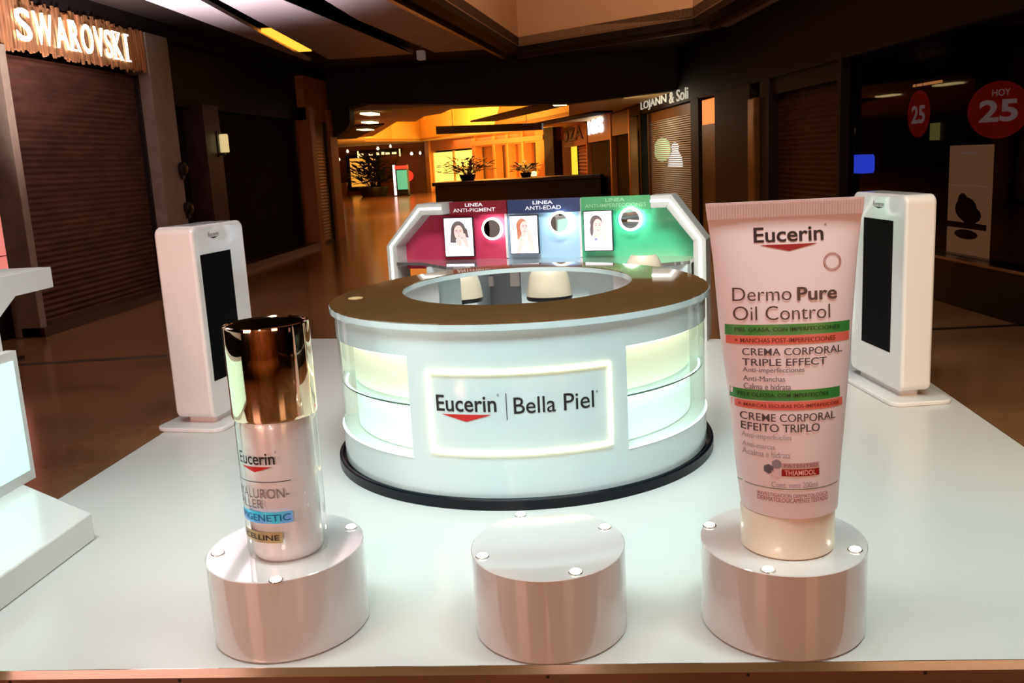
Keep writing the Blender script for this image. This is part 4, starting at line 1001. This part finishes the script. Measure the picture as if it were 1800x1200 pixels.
# desk ledge
ZDK = ZD - .005
fx_ = [DW.pix(p, y, 0)[0] for p, y in ((716, 478), (1225, 465))]
mb = MB(); deskp = []
def deskfront(u): return -.30 - .22 * math.sin(PI * u) * 0
dpoly = [(xL + fwid, dp), (-fwid, dp), (-fwid, -.18), (-.45, -.42), (xL + .85, -.42), (xL + fwid + .3, -.05), (xL + fwid, -.02)]
mb.prism(dpoly, ZDK - .03, ZDK)
mb.build('desk_ledge', mat('white_mirror_top', (214, 214, 214), .03, .75), t)
for a, b in ((xL + fwid + .42, DW.pix(850, 500, 0)[0]), (DW.pix(928, 500, 0)[0], -fwid - .02)):
    MB().box(a, b, -.2, dp, ZP, ZDK - .03).build('desk_cabinet', mat('pale_blue_white_laminate', (206, 222, 226), .3), t)
MB().box(DW.pix(850, 500, 0)[0], DW.pix(928, 500, 0)[0], dp - .05, dp, ZP, ZDK - .03).build('knee_panel', mat('grey_knee_panel', (120, 132, 140), .4), t)
# socket bits in the knee space
for px, py, w_, h_ in ((858, 494, .06, .05), (906, 487, .05, .09)):
    a, z = DW.pix(px, py, dp - .06); MB().box(a - w_, a + w_, dp - .08, dp - .05, z - h_, z + h_).build('socket_box', WHITE2, t)
# mirrors
for i, (px, py) in enumerate(((865, 402), (983.5, 391.5), (1108, 385))):
    a, z = DW.pix(px, py, dp - .08)
    o = MB().lathe([(.088, 0), (.088, .006), (.0, .0061)], 48, cap1=False); 
    o.v = [(x, -zz, y) for x, y, zz in o.v]
    tm = thing('halo_mirror', ('round halo-lit mirror on the magenta panel', 'round halo-lit mirror on the pale blue panel', 'round halo-lit mirror on the green panel')[i], 'mirror', DW.M @ T(a, dp - .05, z), 'round mirrors on the display wall')
    o.v = [(x, y - .03, zz) for x, y, zz in o.v]
    o.build('mirror_glass', MIRROR, tm)
    MB().sweep([(.1 * math.cos(2 * PI * k / 40), -.03, .1 * math.sin(2 * PI * k / 40)) for k in range(40)], .0125, 8, closed=True).build('led_ring', glow('mirror_ring', (255, 255, 250), 2.2), tm)
    mb = MB().lathe([(.112, 0), (.112, .012)], 40); mb.v = [(x, -.012 - zz, y) for x, y, zz in mb.v]; mb.build('backing_disc', glow('halo_glow', (245, 252, 255), 7), tm)
    mb = MB().lathe([(.04, 0), (.04, .065)], 20); mb.v = [(x, .05 - zz, y) for x, y, zz in mb.v]; mb.build('wall_mount', WHITE2, tm)
# screens with portraits
def pf(mb, poly, dep, mi): mb.add([(x, dep, z) for x, z in poly], [tuple(range(len(poly)))], mi)
LIL = glow('screen_white', (236, 238, 252), .92)
def screen(px0, px1, py0, py1, idx):
    pc = ((px0 + px1) / 2, (py0 + py1) / 2)
    x, z = DW.pix(*pc, .13); hw_ = (DW.pix(px1, pc[1], .13)[0] - DW.pix(px0, pc[1], .13)[0]) / 2; hh = (DW.pix(pc[0], py0, .13)[1] - DW.pix(pc[0], py1, .13)[1]) / 2
    t2 = thing('display_screen', ('lit screen of a long-haired woman on the magenta panel', 'lit screen of a woman in profile on the blue panel', 'lit screen of a dark-haired woman on the green panel')[idx], 'screen', DW.M @ T(x, .13, z), 'portrait screens on the display wall')
    MB().box(-hw_, hw_, 0, .035, -hh, hh).build('screen_case', BLACK, t2, bevel=.004)
    MB().box(-.05, .05, .035, dp - .13, -.06, .06).build('wall_mount', BLACK, t2)
    mb = MB(); e = .008; W, H = hw_ - e, hh - e
    pf(mb, [(-W, -H), (W, -H), (W, H), (-W, H)], -.002, 0)
    E = lambda cx, cz, rx_, rz_, a0=0: ellipse(cx * W, cz * H, rx_ * W, rz_ * H, 20, a0)
    sk = 2
    if idx == 0:
        pf(mb, E(.0, .35, .52, .50), -.003, 1); pf(mb, [(-.62 * W, -.28 * H), (-.2 * W, -.3 * H), (-.2 * W, .5 * H), (-.5 * W, .5 * H)], -.003, 1); pf(mb, [(.3 * W, .5 * H), (.6 * W, .45 * H), (.72 * W, -.05 * H), (.4 * W, .0)], -.003, 1)
        pf(mb, [(-.75 * W, -H), (.55 * W, -H), (.45 * W, -.45 * H), (.1 * W, -.3 * H), (-.3 * W, -.3 * H), (-.65 * W, -.5 * H)], -.0035, 3)
        pf(mb, [(-.18 * W, -.45 * H), (.22 * W, -.45 * H), (.2 * W, .0), (-.16 * W, .0)], -.004, 2); pf(mb, E(.02, .25, .33, .38), -.0045, 2)
        pf(mb, [(.25 * W, -.25 * H), (.62 * W, -.6 * H), (.75 * W, -.5 * H), (.45 * W, .2 * H), (.3 * W, .2 * H)], -.005, 2)
        fx2, fz2, s = .02, .25, 1
    elif idx == 1:
        pf(mb, E(-.12, .45, .40, .42), -.003, 4); pf(mb, [(-.48 * W, -.25 * H), (-.2 * W, -.25 * H), (-.1 * W, .6 * H), (-.5 * W, .55 * H)], -.003, 4)
        pf(mb, [(-.6 * W, -H), (.4 * W, -H), (.1 * W, -.35 * H), (-.25 * W, -.05 * H), (-.45 * W, -.35 * H)], -.0035, 2); pf(mb, [(-.3 * W, -H), (.5 * W, -H), (.12 * W, -.4 * H), (-.1 * W, -.6 * H)], -.004, 3)
        pf(mb, E(.05, .38, .30, .34), -.0045, 2); pf(mb, [(-.2 * W, -.15 * H), (.12 * W, -.15 * H), (.15 * W, .2 * H), (-.15 * W, .2 * H)], -.0045, 2)
        pf(mb, [(.35 * W, -.9 * H), (.75 * W, -.85 * H), (.55 * W, .2 * H), (.25 * W, .25 * H), (.2 * W, .05 * H)], -.005, 2)
        fx2, fz2, s = .1, .38, .8
    else:
        pf(mb, E(-.12, .45, .44, .36), -.003, 1); pf(mb, E(-.45, .05, .12, .3), -.003, 1)
        pf(mb, [(-.7 * W, -H), (.6 * W, -H), (.5 * W, -.5 * H), (.0, -.3 * H), (-.4 * W, -.45 * H)], -.0035, 3); pf(mb, [(-.35 * W, -.4 * H), (.05 * W, -.5 * H), (.15 * W, .0), (-.25 * W, .05 * H)], -.004, 2)
        pf(mb, E(.0, .22, .34, .40), -.0045, 2); pf(mb, E(-.16, -.42, .10, .07), -.005, 5)
        pf(mb, [(.45 * W, -.7 * H), (.62 * W, -.7 * H), (.55 * W, .45 * H), (.35 * W, .5 * H), (.4 * W, .3 * H)], -.005, 2)
        fx2, fz2, s = .02, .24, 1
    for sx_ in (-.14, .12): pf(mb, ellipse((fx2 + sx_ * s) * W, (fz2 + .06) * H, .055 * W, .022 * H, 10), -.0056, 1)
    for sx_ in (-.14, .12): pf(mb, ellipse((fx2 + sx_ * s) * W, (fz2 + .13) * H, .08 * W, .014 * H, 8), -.0056, 1)
    pf(mb, ellipse((fx2 - .0) * W, (fz2 - .04) * H, .03 * W, .05 * H, 8), -.0056, 6); pf(mb, ellipse(fx2 * W, (fz2 - .19) * H, .11 * W, .03 * H, 10), -.0056, 6)
    mb.build('screen_picture', [LIL, glow('portrait_hair', (104, 92, 92), .5), glow('portrait_skin', (240, 190, 184), .72), glow('portrait_cloth', (210, 220, 244), .9), glow('portrait_fair_hair', (190, 124, 96), .6), glow('portrait_collar', (120, 130, 170), .9), glow('portrait_lip', (226, 150, 156), .9)], t2)
screen(780.5, 832.5, 382, 451.5, 0); screen(895.5, 946.5, 378, 446.5, 1); screen(1025.5, 1077, 370, 441.5, 2)

# ================================================================== CHAIRS
SHELL = mat('beige_chair_shell', (206, 196, 174), .4)
def chair(name, label, px, py_top, py_bot, wpx, Y):
    c = at_y(px, (py_top + py_bot) / 2, Y); zt = at_y(px, py_top, Y - .2).z; zb = at_y(px, py_bot, Y - .2).z
    r = (at_y(px + wpx / 2, py_bot, Y).x - at_y(px - wpx / 2, py_bot, Y).x) / 2
    t3 = thing(name, label, 'chair', T(c.x, Y, ZP), 'beige tub chairs at the display wall')
    b = zb - ZP; h = zt - zb
    mb = MB()
    def prof(u, v):
        a = math.radians(-270 + 360 * u); k = 1 - .24 * v ** 1.4 - .16 * max(0, v - .7) ** 2 * 11
        cut = 1.0 if math.cos(a + PI / 2) > -.99 else 1
        hh = h * v * (1 if math.sin(a) < .3 else .55)
        return (r * k * math.cos(a), r * k * .8 * math.sin(a), b + hh)
    mb.grid(prof, 40, 8, closed=True)
    def prof2(u, v):
        p = prof(u, v); return (p[0] * .9, p[1] * .9, p[2])
    mb.grid(prof2, 40, 8, closed=True)
    mb.grid(lambda u, v: tuple(Vector(prof(u, 1)).lerp(Vector(prof2(u, 1)), v)), 40, 1, closed=True)
    mb.build('tub_shell', SHELL, t3)
    MB().lathe([(r * .86, b + h * .38), (r * .8, b + h * .42), (0.01, b + h * .43)], 30, sy=.8, cap1=False).build('seat', SHELL, t3)
    MB().lathe([(r * .98, b - .03), (r * 1.015, b - .012), (r * 1.0, b + .004)], 40, sy=.8).build('under_rim', BLACK, t3)
    MB().lathe([(.03, .02), (.03, b - .02)], 16).build('pole', CHROME, t3)
    MB().lathe([(.2, 0), (.2, .012), (.04, .03)], 30).build('foot_disc', CHROME, t3)
chair('tub_chair', 'beige tub chair centred in the counter opening', 965, 474, 526, 80, 7.45)
chair('tub_chair', 'beige tub chair at left in the counter opening', 808, 482, 530, 80, 7.45)
chair('tub_chair', 'beige tub chair back rising before the green panel', 1132, 452, 502, 70, 7.75)

# ================================================================== TOTEMS
def totem(fr, wd, x_scr0, x_scr1, zs0, zs1, top, label, thick, right):
    t4 = thing('screen_totem', label, 'totem', fr.M, 'white screen totems on the platform')
    zb = ZP + .07
    MB().prism(rrect(0, wd, zb, top, .06, 8), 0, thick, 'y', smooth=True).build('totem_body', WHITE, t4, bevel=.02)
    MB().box(x_scr0, x_scr1, -.002, .006, zs0, zs1).build('screen', SCREEN, t4)
    mb = MB(); cxm = (x_scr0 + x_scr1) / 2 if True else 0; hw_ = wd * .10
    logo(mb, cxm - hw_, cxm + hw_, top - .085, top - .055, plane_fn(-.0015), bold=.01); mb.build('brand_print', [GREYINK, mat('dark_mark', (60, 20, 24), .4)], t4)
    MB().prism(rrect(.08, wd - .08, .04, thick - .04, .03), ZP + .028, zb + .01, 'z').build('neck', WHITE2, t4)
    MB().prism(rrect(-.10, wd + .10, -.10, thick + .12, .08, 8), ZP, ZP + .03, 'z').build('base_plate', WHITE, t4, bevel=.008)
    return t4
R1 = Frame(1.95, 6.34, 0)
thR = -math.radians(90 + 8.9) + 0
thR = -(PI / 2) + math.radians(8.9) * 1
# screen faces the middle: local x runs from the far end to the near end
dR = Vector((-math.sin(math.radians(8.9)), math.cos(math.radians(8.9)), 0))
near = Vector((1.955, 6.28, 0)); wR = .82; farp = near + dR * wR
frR = Frame(farp.x, farp.y, math.atan2(-dR.y, -dR.x))
zz = lambda fr, px, py: fr.pix(px, py)
a = frR.pix(1517, 480)[0]; b = frR.pix(1568, 480)[0]
totem(frR, wR, a, b, .415, 1.315, 1.49, 'white screen totem at right behind the cream tube', .21, True)
dL = Vector((math.sin(math.radians(9)), math.cos(math.radians(9)), 0))
nl = Vector((-2.77, 6.06, 0)); wL = .66
frL = Frame(nl.x, nl.y, math.atan2(dL.y, dL.x))
a = frL.pix(360, 480)[0]; b = frL.pix(413, 480)[0]
totem(frL, wL, .065, .45, .43, 1.32, 1.52, 'white screen totem at left behind the serum bottle', .30, False)

# ================================================================== LEFT DISPLAY STAND
SX = -3.28
ST = Frame(SX, 4, PI / 2)            # local x runs away from the camera, y into the stand (towards -X)
t = thing('side_display_stand', 'white side display stand with lit panel cut by left edge', 'display stand', ST.M)
xE = ST.pix(92, 487)[0]; zb1_ = ST.pix(92, 468)[1]; zb0_ = ST.pix(92, 505)[1]
xc = ST.pix(28, 520)[0]; xc2, zc2 = ST.pix(0, 555)
mb = MB(); mb.prism([(-2.6, zb1_), (xE, zb1_), (xE, zb0_), (xc, zb0_), (xc2 - .02, zc2 - .02), (xc2 - .02, .24), (xc2 - .22, .24), (xc2 - .22, zb0_ - .12), (xc2 - .34, zb0_), (-2.6, zb0_)], 0, .3, 'y')
mb.build('arch_frame', WHITE2, t, bevel=.004)
pxr = ST.pix(28, 730)[0]; zpt = ST.pix(12, 615)[1]
MB().box(-2.2, pxr, -.06, .0, .24, zpt).build('lit_panel_case', WHITE2, t)
MB().box(-2.15, pxr - .045, -.066, -.055, .30, zpt - .05).build('lit_panel', glow('pale_cyan_lightbox', (196, 240, 228), .85), t)
MB().prism([(-1.6, -.70), (xE - 1.08, -.70), (ST.pix(25, 850)[0] * 0 + .62, .0), (.62, .35), (-1.6, .35)], ZP, .24, 'z').build('base_step', WHITE, t, bevel=.008)
rl = MB().lathe([(.02, 0), (.022, .008), (.012, .02)], 16); rl.v = [(xE + zz_, y_ + .06, x_ + zb0_ + .06) for x_, y_, zz_ in rl.v]
rl.build('red_lamp', glow('red_led', (255, 70, 50), 3), t)
# pink shop poster behind it
p0 = at_x(24, 345, -6.6); p1 = at_x(28, 470, -6.6)
t = thing('poster_stand', 'pink and red lit poster at the left picture edge', 'poster', LW.M)
xq = LW.pix(26, 400, -.5)[0]; zt_ = LW.pix(10, 343, -.5)[1]; zb_ = LW.pix(24, 472, -.5)[1]
MB().box(xq - 1.4, xq - .22, -.5, -.44, zb_ - .3, zt_).build('poster_panel', glow('pink_poster', (240, 140, 130), .75), t)
mb = MB(); mb.prism(ellipse(xq - .62, zb_ + .52, .28, .24, 20), -.504, -.5, 'y'); mb.box(xq - 1.4, xq - .22, -.503, -.5, zb_ + .15, zb_ + .16); mb.build('printed_shape', mat('poster_crimson', (120, 14, 22), .5), t)
MB().box(xq - 1.0, xq - .7, -.5, -.42, 0, zb_ - .3).build('post', DARKM, t); MB().box(xq - 1.3, xq - .4, -.65, -.3, 0, .03).build('foot', DARKM, t)
